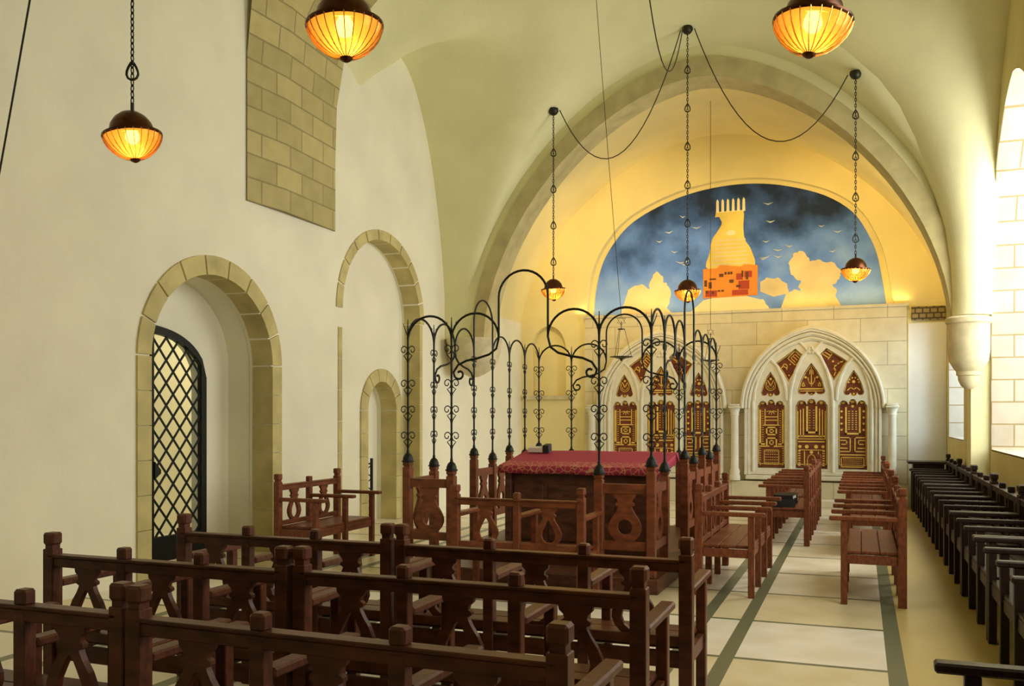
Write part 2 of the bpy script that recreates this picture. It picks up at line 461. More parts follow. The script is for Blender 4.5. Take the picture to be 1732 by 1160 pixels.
def lining(outline, x0, x1, mats, name):
    """facing of pale blocks on the jambs, sill and head of a niche"""
    bm = bmesh.new()
    cy = sum(u for u, v in outline) / len(outline); cz = sum(v for u, v in outline) / len(outline)
    q = [(u + (cy - u) * 0.006, v + (cz - v) * 0.006) for u, v in outline]
    n = len(q)
    a = [bm.verts.new((x0, u, v)) for u, v in q]; b2 = [bm.verts.new((x1, u, v)) for u, v in q]
    for i in range(n):
        j = (i + 1) % n
        f = bm.faces.new((a[i], a[j], b2[j], b2[i])); f.material_index = 0
    return struct(name, bm, mats)
lining(W2, XR + 0.003, 2.58, ['reveal'], 'trim_5')
lining(W1, XR2 + 0.003, 2.58, ['reveal'], 'trim_6')
lining(W3, XR + 0.003, 2.58, ['reveal'], 'trim_7')

def window(name, c, hw, z0, zs, zt, x, pt=True):
    ol = pointed(c, hw, z0, zs, zt, 12) if pt else arch_pts(c, hw, z0, zs, zt)
    il = pointed(c, hw - 0.07, z0 + 0.07, zs, zt - 0.09, 12) if pt else arch_pts(c, hw - 0.07, z0 + 0.07, zs, zt - 0.07)
    bm = bmesh.new(); plate(bm, ol, [il], FX, x, x + 0.06)
    for k in (-0.33, 0.33): box(bm, x + 0.005, x + 0.05, c + k * hw - 0.02, c + k * hw + 0.02, z0, zs + (zt - zs) * 0.72)
    z = z0 + 0.55
    while z < zs + 0.3:
        box(bm, x + 0.008, x + 0.047, c - hw + 0.03, c + hw - 0.03, z - 0.015, z + 0.015); z += 0.55
    w = struct(name, bm, 'iron')
    bm = bmesh.new(); plate(bm, il, [], FX, x + 0.026, x + 0.032)
    g = obj('window_pane', bm, 'glass', w)
    return w
window('window_1', 16.02, 1.19, 1.26, 3.0, 3.89, 2.45, False)
window('window_2', 12.0, 1.84, 1.16, 3.45, 5.58, 2.5)
window('window_3', 5.6, 1.84, 1.16, 3.45, 5.58, 2.5)
window('window_4', -0.6, 1.48, 1.16, 3.45, 5.36, 2.5)

# wall behind the camera
bm = bmesh.new(); plate(bm, [(-7.0, -0.1), (2.6, -0.1), (2.6, 8.8), (-7.0, 8.8)], [], FY, YF, YF - 0.3)
struct('wall_front', bm, 'plaster')

# transverse arch between hall and end bay
def prof(c, hw, zs, zt, p, seg=44):
    out = []
    for k in range(seg + 1):
        a = PI * k / seg; ca, sa = math.cos(a), math.sin(a)
        out.append((c + hw * math.copysign(abs(ca) ** (2 / p), ca), zs + (zt - zs) * abs(sa) ** (2 / p)))
    return out
ring_o = prof(CX, 3.71, 2.9, 7.02, 1.72); ring_i = prof(CX, 3.47, 2.9, 6.72, 1.72)
bm = bmesh.new()
plate(bm, [(XL - 0.1, 2.9), (ring_o[-1][0], 2.9)] + ring_o[::-1][1:-1] + [(ring_o[0][0], 2.9), (XR + 0.1, 2.9), (XR + 0.1, 8.7), (XL - 0.1, 8.7)], [], FY, YA, YA + 0.5)
box(bm, XR2, XR + 0.1, YA, YA + 0.5, -0.1, 2.9)
struct('wall_arch', bm, 'vault')
bm = bmesh.new()   # the arch's own dressed stones
n = len(ring_o) - 1
for i in range(0, n, 2):
    q = [ring_o[i], ring_o[i + 1], ring_o[min(i + 2, n)], ring_i[min(i + 2, n)], ring_i[i + 1], ring_i[i]]
    q = [(u + 0.0, v) for u, v in q]
    plate(bm, q, [], FY, YA - 0.05, YA + 0.5)
struct('trim_8', bm, 'rib')

# barrel of the end bay and the end wall
bprof = prof(-2.55, 3.98, 3.2, 6.95, 1.8, 40)
bm = bmesh.new()
A = [bm.verts.new((u, YA + 0.45, v)) for u, v in bprof]; B = [bm.verts.new((u, YB + 0.2, v)) for u, v in bprof]
for i in range(len(bprof) - 1): bm.faces.new((A[i], A[i + 1], B[i + 1], B[i]))
o = struct('ceiling_apse', bm, 'apse', True)

mural_ol = [(-5.0, 3.60), (-4.949, 4.155), (-4.80, 4.70), (-4.53, 5.125), (-4.196, 5.448), (-3.681, 5.716), (-3.106, 5.905), (-2.474, 6.0), (-1.858, 6.0), (-1.257, 5.895), (-0.607, 5.667), (-0.131, 5.325), (0.15, 4.869), (0.305, 4.426), (0.44, 3.60)]
def smooth(pts, k=4, closed=False):
    out = []; n = len(pts)
    for i in range(n if closed else n - 1):
        p = [Vector(pts[j % n] if closed else pts[min(max(j, 0), n - 1)]) for j in (i - 1, i, i + 1, i + 2)]
        for q in range(k):
            t_ = q / k
            v = 0.5 * (2 * p[1] + (p[2] - p[0]) * t_ + (2 * p[0] - 5 * p[1] + 4 * p[2] - p[3]) * t_ ** 2 + (3 * p[1] - p[0] - 3 * p[2] + p[3]) * t_ ** 3)
            out.append((v.x, v.y))
    if not closed: out.append(pts[-1])
    return out
mural_ol = smooth(mural_ol)
mc = (-2.25, 4.5)
mural_rec = [(mc[0] + (u - mc[0]) * 1.045, 3.60 if v < 3.61 else mc[1] + (v - mc[1]) * 1.05) for u, v in mural_ol]
bm = bmesh.new()
plate(bm, [(-7.0, 3.601), (1.7, 3.601), (1.7, 7.4), (-7.0, 7.4)], [mural_rec[::-1]], FY, YB, YB + 0.14)
plate(bm, [(-7.0, 3.601), (1.7, 3.601), (1.7, 7.4), (-7.0, 7.4)], [], FY, YB + 0.16, YB + 0.4)
alcove = arch_pts(-5.91, 0.37, 2.03, 2.95, 3.44)
plate(bm, [(-7.0, -0.1), (1.7, -0.1), (1.7, 3.6), (-7.0, 3.6)], [alcove], FY, YB, YB + 0.14)
plate(bm, [(-7.0, -0.1), (1.7, -0.1), (1.7, 3.6), (-7.0, 3.6)], [], FY, YB + 0.16, YB + 0.4)
struct('wall_back', bm, 'apse')
bm = bmesh.new()   # projecting ark wall of pale ashlar with its ledge
box(bm, -5.12, 0.76, 17.5, YB - 0.001, 0.0, 3.55)
box(bm, -5.14, 0.78, 17.47, YB - 0.001, 3.55, 3.6)
box(bm, -5.14, 0.78, 17.38, 17.5, 0.0, 0.42)
struct('wall_arks', bm, 'stone_xz')
bm = bmesh.new(); box(bm, -6.4, -5.4, YB - 0.1, YB - 0.002, 1.95, 2.03, bev=0.01); struct('trim_9', bm, 'corbel')
bm = bmesh.new()   # plain light facing right of the arks
box(bm, 0.79, XR2 - 0.005, YB - 0.02, YB - 0.002, 0.0, 3.25); struct('trim_10', bm, 'white')
bm = bmesh.new()   # low step before the arks
box(bm, -3.0, 0.7, 17.0, 17.37, 0.0, 0.12, bev=0.01); struct('trim_11', bm, 'ark_stone')

# corbels carrying the transverse arch
def corbel(cx, name):
    bm = bmesh.new()
    # half-round shaft, necking, bell and drop
    pr = [(0.0, 1.98), (0.05, 1.985), (0.10, 2.03), (0.13, 2.10), (0.135, 2.16), (0.155, 2.17), (0.155, 2.22), (0.19, 2.26), (0.245, 2.36), (0.265, 2.5), (0.265, 2.86), (0.29, 2.88), (0.29, 2.94), (0.25, 2.97), (0.0, 2.98)]
    lathe(bm, pr, 20, (cx, YA - 0.02, 0), 0, PI, 2 * PI)
    return struct(name, bm, 'corbel', True)
corbel(1.38, 'trim_12')
bm = bmesh.new()   # springing of the vault above the corbel, flaring into the web
lathe(bm, FAN, 32, (1.42, YA - 0.01, 0), 0, PI, 2 * PI)
struct('trim_14', bm, 'vault', True)
bm = bmesh.new()
pr = [(0.0, 2.26), (0.08, 2.27), (0.2, 2.33), (0.34, 2.42), (0.38, 2.5), (0.42, 2.56), (0.45, 2.7), (0.45, 2.82), (0.47, 2.85), (0.47, 2.9), (0.3, 2.92), (0.0, 2.95)]
lathe(bm, pr, 24, (-6.05, YA + 0.2, 0)); struct('trim_13', bm, 'corbel', True)

# ------------------------------------------------------------------ things in the end bay
# mural: one flat painting, many paints
def zigzag_cloud(pts, n=5, r=0.09):
    out = []
    L = len(pts)
    for i in range(L):
        a = Vector(pts[i]); b2 = Vector(pts[(i + 1) % L])
        out.append((a.x, a.y))
        if i in (0, L - 2, L - 1): continue
        d = b2 - a; q = Vector((d.y, -d.x)); q = q.normalized() if q.length else q
        for k in range(1, n):
            s = k / n; w = math.sin(PI * s) * min(r, d.length * 0.16) + 0.018 * math.sin(s * 9 + i * 2)
            c = a + d * s - q * w
            out.append((c.x, c.y))
    return out
bm = bmesh.new()
Y0 = YB + 0.155
plate(bm, mural_ol, [], FY, Y0, Y0 - 0.008, 0)
lay = [0.0085]
def paint(pts, mi):
    lay[0] += 0.0006
    plate(bm, pts, [], FY, Y0 - 0.008, Y0 - lay[0], mi)
def ell(cx, cz, rx, rz, k=14): return [(cx + rx * math.cos(2 * PI * i / k), cz + rz * math.sin(2 * PI * i / k)) for i in range(k)]
paint(zigzag_cloud([(-4.46, 3.62), (-4.36, 3.9), (-4.16, 4.19), (-3.86, 4.1), (-3.72, 4.45), (-3.6, 4.23), (-3.5, 4.15), (-3.53, 3.73), (-3.43, 3.62)]), 1)
paint(zigzag_cloud([(-1.39, 3.62), (-1.29, 3.9), (-1.03, 3.93), (-1.03, 4.13), (-1.22, 4.31), (-1.19, 4.55), (-1.06, 4.68), (-0.87, 4.47), (-0.64, 4.45), (-0.35, 4.3), (-0.35, 4.16), (-0.48, 4.03), (-0.42, 3.8), (-0.32, 3.62)]), 1)
paint(zigzag_cloud([(-3.07, 3.62), (-2.82, 3.84), (-1.82, 3.83), (-1.62, 3.68), (-1.59, 3.62)]), 2)
paint(zigzag_cloud([(-1.76, 3.96), (-1.76, 4.14), (-1.55, 4.19), (-1.32, 4.11), (-1.26, 3.9), (-1.52, 3.85)]), 1)
paint(smooth([(-2.72, 4.42), (-1.91, 4.42), (-1.92, 4.74), (-2.04, 4.955), (-2.07, 5.2), (-2.06, 5.41), (-2.1, 5.46), (-2.5, 5.45), (-2.47, 5.3), (-2.55, 5.15), (-2.65, 5.0), (-2.70, 4.75)], 4, True), 3)
paint([(-2.60, 5.42), (-2.07, 5.42), (-2.06, 5.52), (-2.58, 5.52)], 3)
for k in range(6):
    x = -2.58 + k * 0.098; paint([(x, 5.5), (x + 0.055, 5.5), (x + 0.05, 5.72), (x + 0.025, 5.76), (x + 0.005, 5.72)], 2)
for k in range(7): paint([(-2.66 + 0.01 * k, 4.5 + 0.075 * k), (-1.96 - 0.012 * k, 4.5 + 0.075 * k), (-1.96 - 0.012 * k, 4.53 + 0.075 * k), (-2.66 + 0.01 * k, 4.53 + 0.075 * k)], 1)
paint(ell(-2.3, 5.1, 0.09, 0.05), 2)
paint([(-2.823, 3.873), (-1.807, 3.895), (-1.807, 4.46), (-2.05, 4.49), (-2.12, 4.45), (-2.5, 4.5), (-2.57, 4.44), (-2.823, 4.44)], 4)
for x, z, w, h in [(-2.78, 3.90, 0.22, 0.12), (-2.28, 3.91, 0.3, 0.1), (-2.16, 4.02, 0.2, 0.16), (-2.2, 4.2, 0.12, 0.12), (-2.05, 4.24, 0.14, 0.12)]: paint([(x, z), (x + w, z), (x + w, z + h), (x, z + h)], 5)
for x, z, w, h in [(-2.80, 4.1, 0.05, 0.12), (-2.72, 4.06, 0.06, 0.12), (-2.70, 4.22, 0.12, 0.03), (-2.52, 4.27, 0.08, 0.06), (-2.42, 4.31, 0.04, 0.05), (-2.36, 4.31, 0.04, 0.05), (-2.31, 4.31, 0.04, 0.05), (-2.33, 4.15, 0.08, 0.06), (-2.55, 3.99, 0.05, 0.03), (-2.48, 3.99, 0.05, 0.03), (-2.2, 4.06, 0.08, 0.04), (-2.1, 4.25, 0.03, 0.12), (-2.02, 4.2, 0.04, 0.14), (-2.77, 3.97, 0.04, 0.05), (-2.66, 3.95, 0.04, 0.05)]: paint([(x, z), (x + w, z), (x + w, z + h), (x, z + h)], 6)
rs = random.Random(3)
for k in range(34):
    x = rs.uniform(-4.6, 0.1); z = rs.uniform(4.5, 5.75)
    if -2.8 < x < -1.8 or ((x + 2.25) / 2.5) ** 2 + ((z - 3.6) / 2.2) ** 2 > 0.95: continue
    a = rs.uniform(-0.6, 0.6); w = rs.uniform(0.05, 0.1)
    paint([(x - w, z + 0.03 + a * 0.03), (x, z - 0.012), (x + w, z + 0.03 - a * 0.03), (x, z + 0.012)], 7)
tag(obj('mural', bm, ['sky', 'p_cloud', 'p_white', 'p_tower', 'p_brick', 'p_red', 'p_dark', 'p_star']), 'arched mural of a yellow tower and clouds on a dark blue sky above the arks', 'painting')

# Torah arks: stone tracery with carved and gilded wooden panels
def scallop_rect(x0, x1, z0, z1, n=3):
    pts = [(x0, z0), (x1, z0), (x1, z1)]
    w = (x1 - x0); sx = [x1 - 0.04 * w - (w * 0.92) * k / n for k in range(n + 1)]
    pts.append((x1 - 0.01, z1 + 0.03))
    for k in range(n):
        c = (sx[k] + sx[k + 1]) / 2; r = (sx[k] - sx[k + 1]) / 2; hh = 0.10 if k == 1 else 0.075
        for j in range(0, 7):
            a = PI * j / 6; pts.append((c + r * 0.98 * math.cos(a), z1 + 0.03 + hh * math.sin(a)))
    pts.append((x0 + 0.01, z1 + 0.03)); pts.append((x0, z1))
    return pts
def lancet(c, hw, zb, zt):
    pts = []
    n = 3; sx = [c - hw + 2 * hw * k / n for k in range(n + 1)]
    for k in range(n):
        cc = (sx[k] + sx[k + 1]) / 2; r = (sx[k + 1] - sx[k]) / 2
        for j in range(0, 6):
            a = PI - PI * j / 5; pts.append((cc + r * 0.97 * math.cos(a), zb - (0.06 if k == 1 else 0.045) * math.sin(a)))
    pts += [(c + hw * 1.02, zb + 0.02), (c + hw * 0.78, zb + (zt - zb) * 0.42), (c + hw * 0.42, zb + (zt - zb) * 0.74), (c, zt), (c - hw * 0.42, zb + (zt - zb) * 0.74), (c - hw * 0.78, zb + (zt - zb) * 0.42), (c - hw * 1.02, zb + 0.02)]
    return pts
def shrink(pts, s):
    cx = sum(p[0] for p in pts) / len(pts); cz = sum(p[1] for p in pts) / len(pts)
    return [(cx + (u - cx) * s, cz + (v - cz) * s) for u, v in pts]
def rect(x, z, w, h): return [(x - w / 2, z - h / 2), (x + w / 2, z - h / 2), (x + w / 2, z + h / 2), (x - w / 2, z + h / 2)]

def make_ark(cx, label, flip):
    a = thing('torah_ark', label, 'ark', (cx, 17.498, 0), 0, None)
    P1 = scallop_rect(-0.945, -0.46, 0.66, 1.79); P2 = scallop_rect(-0.275, 0.278, 0.66, 1.80); P3 = scallop_rect(0.46, 0.945, 0.66, 1.79)
    U1 = lancet(-0.715, 0.17, 2.03, 2.43); U2 = lancet(0.0, 0.235, 2.05, 2.58); U3 = lancet(0.72, 0.17, 2.03, 2.44)
    D1 = [(-0.276, 2.845), (-0.124, 2.70), (-0.25, 2.48), (-0.397, 2.242), (-0.50, 2.42), (-0.628, 2.582)]
    D2 = [(0.26, 2.843), (0.13, 2.71), (0.25, 2.48), (0.385, 2.256), (0.5, 2.42), (0.611, 2.60)]
    bm = bmesh.new()
    plate(bm, pointed(0, 1.10, 0.53, 1.72, 3.02, 14), [P1, P2, P3, U1, U2, U3, D1, D2], FY, -0.11, 0.0)
    obj('tracery', bm, 'ark_stone', a)
    bm = bmesh.new()   # raised mouldings: mullion shafts, ribs of the lancets, sill
    for x in (-1.02, -0.37, 0.37, 1.02):
        tube(bm, [(x, -0.115, 0.60), (x, -0.115, 1.9)], 0.032, 8)
    for c, hw, zt in ((-0.715, 0.29, 2.66), (0, 0.37, 2.86), (0.72, 0.29, 2.66)):
        for s in (-1, 1):
            tube(bm, [(c + s * hw, -0.115, 1.9), (c + s * hw * 0.95, -0.115, 2.1), (c + s * hw * 0.74, -0.115, 1.9 + (zt - 1.9) * 0.55), (c + s * hw * 0.42, -0.115, 1.9 + (zt - 1.9) * 0.82), (c, -0.115, zt)], 0.028, 6)
    tube(bm, [(-0.02, -0.115, 2.75), (-0.14, -0.115, 2.9), (-0.2, -0.115, 2.96)], 0.026, 6); tube(bm, [(0.02, -0.115, 2.75), (0.14, -0.115, 2.9), (0.2, -0.115, 2.96)], 0.026, 6)
    obj('mullion_moulding', bm, 'ark_stone', a, smooth=True)
    bm = bmesh.new(); box(bm, -1.16, 1.16, -0.15, 0, 0.45, 0.53, bev=0.012); box(bm, -1.12, 1.12, -0.135, -0.111, 0.54, 0.60, bev=0.01); obj('sill', bm, 'ark_stone', a)
    # archivolts: three stepped rings
    for nm, ro, ri, zo, zi, yy in (('outer_archivolt', 1.25, 1.18, 3.26, 3.15, -0.20), ('middle_archivolt', 1.178, 1.13, 3.145, 3.07, -0.165), ('inner_archivolt', 1.125, 1.075, 3.065, 2.99, -0.14)):
        bm = bmesh.new()
        O = pointed(0, ro, 1.76, 1.761, zo, 18)[2:]; I = pointed(0, ri, 1.76, 1.761, zi, 18)[2:]
        plate(bm, O + I[::-1], [], FY, yy, 0.0)
        tube(bm, [(u, yy, v) for u, v in [((p[0] + q[0]) / 2, (p[1] + q[1]) / 2) for p, q in zip(O, I)]], 0.024, 6)
        if nm != 'outer_archivolt':
            for s in (-1, 1): box(bm, *sorted((s * ri, s * ro)), yy, 0, 0.535, 1.76, bev=0.008)
        obj(nm, bm, 'ark_stone', a)
    for s in (-1, 1):
        if flip and s == 1: continue
        bm = bmesh.new()
        lathe(bm, [(0.0, 0.425), (0.10, 0.43), (0.10, 0.5), (0.085, 0.55), (0.095, 0.6), (0.072, 0.65), (0.068, 1.62), (0.08, 1.64), (0.072, 1.66), (0.09, 1.72), (0.105, 1.76)], 16, (s * 1.35, -0.15, 0))
        box(bm, s * 1.35 - 0.11, s * 1.35 + 0.11, -0.28, 0.0, 1.76, 1.80, bev=0.01)
        box(bm, s * 1.35 - 0.095, s * 1.35 + 0.095, -0.25, 0.0, 1.80, 1.84, bev=0.01)
        obj('colonnette', bm, 'ark_stone', a, smooth=True)
    F0, F1 = -0.04, -0.05
    def carve(name, ol, paint_fn, border=0.022):
        bm = bmesh.new(); plate(bm, shrink(ol, 0.985), [], FY, -0.04, -0.004); pn = obj(name, bm, 'panel', a)
        bm = bmesh.new(); strip(bm, shrink(ol, 0.93), border * 0.55, FY, F0, F1, True)
        S = lambda pts, w=0.02, closed=False: strip(bm, pts, w, FY, F0, F1, closed)
        dot = lambda x, z, r=0.025: plate(bm, ell(x, z, r, r, 10), [], FY, F0, F1)
        paint_fn(S, dot); obj('gilded_carving', bm, 'gilt', pn)
    def beads(S, x0, z0, x1, z1, n, w=0.012):
        for k in range(n):
            u = x0 + (x1 - x0) * k / (n - 1); v = z0 + (z1 - z0) * k / (n - 1); S([(u - w / 2, v), (u + w / 2, v)], w)
    def d_p1(S, dot):
        c = -0.70
        for s in (-1, 1):
            S([(c + s * 0.20, 1.72), (c + s * 0.20, 1.10), (c + s * 0.13, 1.10)], 0.028)
            beads(S, c + s * 0.155, 1.70, c + s * 0.155, 1.15, 14)
            S([(c + s * 0.115, 1.74), (c + s * 0.115, 1.46)], 0.016)
            beads(S, c + s * 0.2, 1.02, c + s * 0.2, 0.72, 8)
            dot(c + s * 0.155, 1.86, 0.03)
        dot(c, 1.88, 0.034)
        for k in range(5):
            an = PI * (0.15 + 0.7 * k / 4); S([(c + 0.03 * math.cos(an), 1.72 - 0.02 * math.sin(an)), (c + 0.09 * math.cos(an), 1.74 - 0.09 * math.sin(an))], 0.013)
        for z in (1.60, 1.54): beads(S, c - 0.085, z, c + 0.085, z, 6, 0.018)
        S([(c - 0.13, 1.45), (c + 0.13, 1.45)], 0.02)
        S(rect(c, 1.34, 0.17, 0.13), 0.024, True); S(rect(c, 1.34, 0.07, 0.05), 0.018, True)
        S([(c - 0.085, 1.08), (c - 0.085, 1.21), (c + 0.085, 1.21), (c + 0.085, 1.08)], 0.024); S(rect(c, 1.13, 0.06, 0.07), 0.018, True)
        S([(c - 0.2, 1.06), (c - 0.05, 1.06)], 0.022); S([(c + 0.05, 1.06), (c + 0.2, 1.06)], 0.022)
        S(rect(c, 0.86, 0.26, 0.26), 0.012, True)
        for k in range(5): beads(S, c - 0.1, 0.76 + 0.05 * k, c + 0.1, 0.76 + 0.05 * k, 6)
    def d_p2(S, dot):
        S([(-0.075, 1.78), (-0.075, 1.32), (0.085, 1.32), (0.085, 1.78)], 0.032)
        beads(S, -0.03, 1.72, -0.03, 1.40, 8); beads(S, 0.04, 1.72, 0.04, 1.40, 8)
        for s in (-1, 1):
            S([(s * 0.14, 1.74), (s * 0.14, 1.24)], 0.02); S([(s * 0.19, 1.72), (s * 0.19, 1.24)], 0.018); S([(s * 0.235, 1.70), (s * 0.235, 1.2)], 0.014)
            dot(s * 0.08, 1.06, 0.035); dot(s * 0.2, 1.06, 0.028); dot(s * 0.17, 1.86, 0.03)
            S([(s * 0.12, 0.70), (s * 0.12, 0.97)], 0.016); beads(S, s * 0.21, 0.98, s * 0.21, 0.72, 7, 0.02)
        dot(0.0, 1.88, 0.034)
        for z, w in ((1.25, 0.024), (1.20, 0.014), (1.15, 0.022), (1.0, 0.012)): S([(-0.22, z), (0.22, z)], w)
        dot(0.0, 0.96, 0.03)
        S([(-0.07, 0.70), (-0.07, 0.84), (-0.04, 0.90), (0, 0.92), (0.04, 0.90), (0.07, 0.84), (0.07, 0.70)], 0.012)
    def d_p3(S, dot):
        c = 0.70
        S([(c - 0.11, 1.76), (c - 0.11, 1.30), (c + 0.12, 1.30), (c + 0.12, 1.76)], 0.03)
        for k in range(3): beads(S, c - 0.06 + 0.06 * k, 1.70, c - 0.06 + 0.06 * k, 1.38, 9, 0.016)
        dot(c, 1.79, 0.024); dot(c, 1.88, 0.034)
        for s in (-1, 1):
            dot(c + s * 0.155, 1.86, 0.03)
            for k in range(4): dot(c + s * 0.185, 1.70 - 0.11 * k, 0.02)
            S([(c + s * 0.2, 1.23), (c + s * 0.04, 1.23), (c + s * 0.04, 0.98), (c + s * 0.2, 0.98)], 0.018)
            S([(c + s * 0.2, 1.18), (c + s * 0.1, 1.18), (c + s * 0.1, 1.11), (c + s * 0.18, 1.11)], 0.016)
            S([(c + s * 0.2, 1.04), (c + s * 0.09, 1.04)], 0.016)
        S([(c - 0.2, 0.92), (c + 0.2, 0.92)], 0.018); S(rect(c, 0.79, 0.38, 0.17), 0.014, True)
        for k in range(4): beads(S, c - 0.15, 0.74 + 0.035 * k, c + 0.15, 0.74 + 0.035 * k, 11, 0.009)
    def d_u(c, k):
        def fn(S, dot):
            if k == 0:
                dot(c, 2.30, 0.022); S([(c - 0.05, 2.27), (c, 2.17), (c + 0.05, 2.27)], 0.016)
                for r in (0.085, 0.05): S([(c + r * math.cos(PI + PI * j / 6), 2.17 + r * math.sin(PI + PI * j / 6)) for j in range(7)], 0.014)
                S([(c - 0.085, 2.17), (c - 0.07, 2.24)], 0.014); S([(c + 0.085, 2.17), (c + 0.07, 2.24)], 0.014)
            elif k == 1:
                S([(c, 2.50), (c, 2.16)], 0.016); S([(c - 0.03, 2.38), (c - 0.02, 2.46), (c + 0.02, 2.46), (c + 0.03, 2.38)], 0.014)
                for s in (-1, 1):
                    dot(c + s * 0.10, 2.32, 0.022); S([(c, 2.18), (c + s * 0.05, 2.24), (c + s * 0.06, 2.31)], 0.014)
                    S([(c + s * 0.115, 2.16), (c + s * 0.14, 2.24), (c + s * 0.165, 2.16)], 0.014, True)
                S([(c - 0.19, 2.11), (c + 0.19, 2.11)], 0.024); S([(c - 0.19, 2.07), (c + 0.19, 2.07)], 0.014)
            else:
                dot(c, 2.23, 0.028)
                for j in range(6):
                    an = PI * j / 5; dot(c + 0.085 * math.cos(an), 2.22 + 0.085 * math.sin(an), 0.016)
                S([(c - 0.1, 2.08), (c - 0.05, 2.13), (c, 2.09), (c + 0.05, 2.13), (c + 0.1, 2.08)], 0.016)
            dot(c, 2.012, 0.02)
        return fn
    def d_d1(S, dot):
        # squared spiral at the top, a looped letter-like stroke below
        e = Vector((0.68, -0.66)).normalized(); n_ = Vector((-e.y, e.x)); o_ = Vector((-0.30, 2.66))
        W = lambda u, v: tuple(o_ + e * u + n_ * v)
        S([W(-0.09, 0.11), W(0.10, 0.11), W(0.10, -0.07), W(-0.09, -0.07)], 0.016, True)
        S([W(-0.05, 0.07), W(0.055, 0.07)], 0.014); S([W(-0.05, 0.02), W(0.055, 0.02)], 0.014); S([W(-0.05, -0.03), W(0.055, -0.03)], 0.014); S([W(-0.05, 0.07), W(-0.05, -0.03)], 0.014)
        S([(-0.52, 2.50), (-0.47, 2.58), (-0.42, 2.54), (-0.43, 2.47)], 0.016); S([(-0.50, 2.53), (-0.44, 2.50)], 0.014); dot(-0.37, 2.56, 0.014); dot(-0.39, 2.36, 0.014)
    def d_d2(S, dot):
        e = Vector((0.9, -0.62)).normalized(); n_ = Vector((-e.y, e.x)); o_ = Vector((0.27, 2.72))
        W = lambda u, v: tuple(o_ + e * u + n_ * v)
        S([W(-0.07, 0.07), W(0.06, 0.07)], 0.016); S([W(-0.07, 0.02), W(0.06, 0.02)], 0.016); S([W(-0.07, -0.03), W(0.06, -0.03)], 0.016); S([W(0.06, 0.07), W(0.06, -0.05)], 0.016); S([W(-0.07, 0.07), W(-0.07, 0.02)], 0.014)
        dot(0.37, 2.60, 0.018); S([(0.54, 2.66), (0.55, 2.60), (0.48, 2.58), (0.44, 2.54), (0.38, 2.50), (0.42, 2.42), (0.39, 2.35)], 0.022)
    carve('door_panel', P1, d_p1); carve('door_panel', P2, d_p2); carve('door_panel', P3, d_p3)
    carve('lancet_panel', U1, d_u(-0.715, 0)); carve('lancet_panel', U2, d_u(0, 1)); carve('lancet_panel', U3, d_u(0.72, 2))
    carve('diagonal_panel', D1, d_d1); carve('diagonal_panel', D2, d_d2)
    return a
make_ark(-0.83, 'stone ark with carved gilded wood panels, in full view beyond the aisle', False)
make_ark(-3.575, 'stone ark with carved gilded wood panels, half hidden behind the iron grille', True)

bm = bmesh.new(); box(bm, 0.84, 1.38, YB - 0.06, YB - 0.021, 3.30, 3.54, bev=0.008)
tag(obj('wall_vent', bm, 'vent'), 'small brown grille high on the wall beside the mural', 'vent')

# ------------------------------------------------------------------ iron gate of the left doorway
g = bpy.data.objects.new('door_1', None); COL.objects.link(g); g['kind'] = 'structure'; g.location = (-7.10, 7.775, 0)
XD = 0.0
def leaf(y0, y1, rise_at, nm):
    # quarter-arch leaf; rise_at = y of the meeting stile (highest), the other side springs at 2.03
    hinge = y1 if rise_at == y0 else y0
    w = abs(y1 - y0)
    def top(y, k=0.0): u = min(1, abs(y - rise_at) / w); return 2.05 + (0.53 - k) * math.sqrt(max(0, 1 - u * u)) - k * 0.3
    N_ = 12
    outer = [(y0, 0.03), (y1, 0.03)] + [(y1 + (y0 - y1) * k / N_, top(y1 + (y0 - y1) * k / N_)) for k in range(N_ + 1)]
    s = 1 if hinge == y1 else -1
    i0 = (y0 + 0.018 if s == 1 else y0 + 0.085); i1 = (y1 - 0.085 if s == 1 else y1 - 0.018)
    inner = [(i0, 0.30), (i1, 0.30)] + [(i1 + (i0 - i1) * k / N_, top(i1 + (i0 - i1) * k / N_) - 0.085) for k in range(N_ + 1)]
    bm = bmesh.new(); plate(bm, outer, [inner], FX, -0.03, 0.03); lf = obj(nm, bm, 'iron', g)
    bm = bmesh.new()
    # diagonal lattice clipped to the leaf
    pit = 0.215; slope = 1.15
    for sg in (-1, 1):
        for k in range(-14, 26):
            pts = []
            for q in range(0, 49):
                y = i0 + (i1 - i0) * q / 48; z = k * pit * slope + sg * slope * (y - i0)
                if 0.28 <= z <= top(y) - 0.07: pts.append((y, z))
            if len(pts) >= 2: strip(bm, [pts[0], pts[-1]], 0.019, FX, -0.008 + 0.004 * sg, 0.008 + 0.004 * sg)
    obj('lattice', bm, 'iron', lf)
    if s == 1:
        bm = bmesh.new(); plate(bm, [(y0 + 0.01, 0.93), (y0 + 0.10, 0.99), (y0 + 0.10, 1.03), (y0 + 0.01, 1.12)], [], FX, -0.02, 0.05); obj('lock', bm, 'iron', lf)
leaf(0.0, 0.86, 0.0, 'gate_leaf'); leaf(-0.80, -0.005, -0.005, 'gate_leaf')

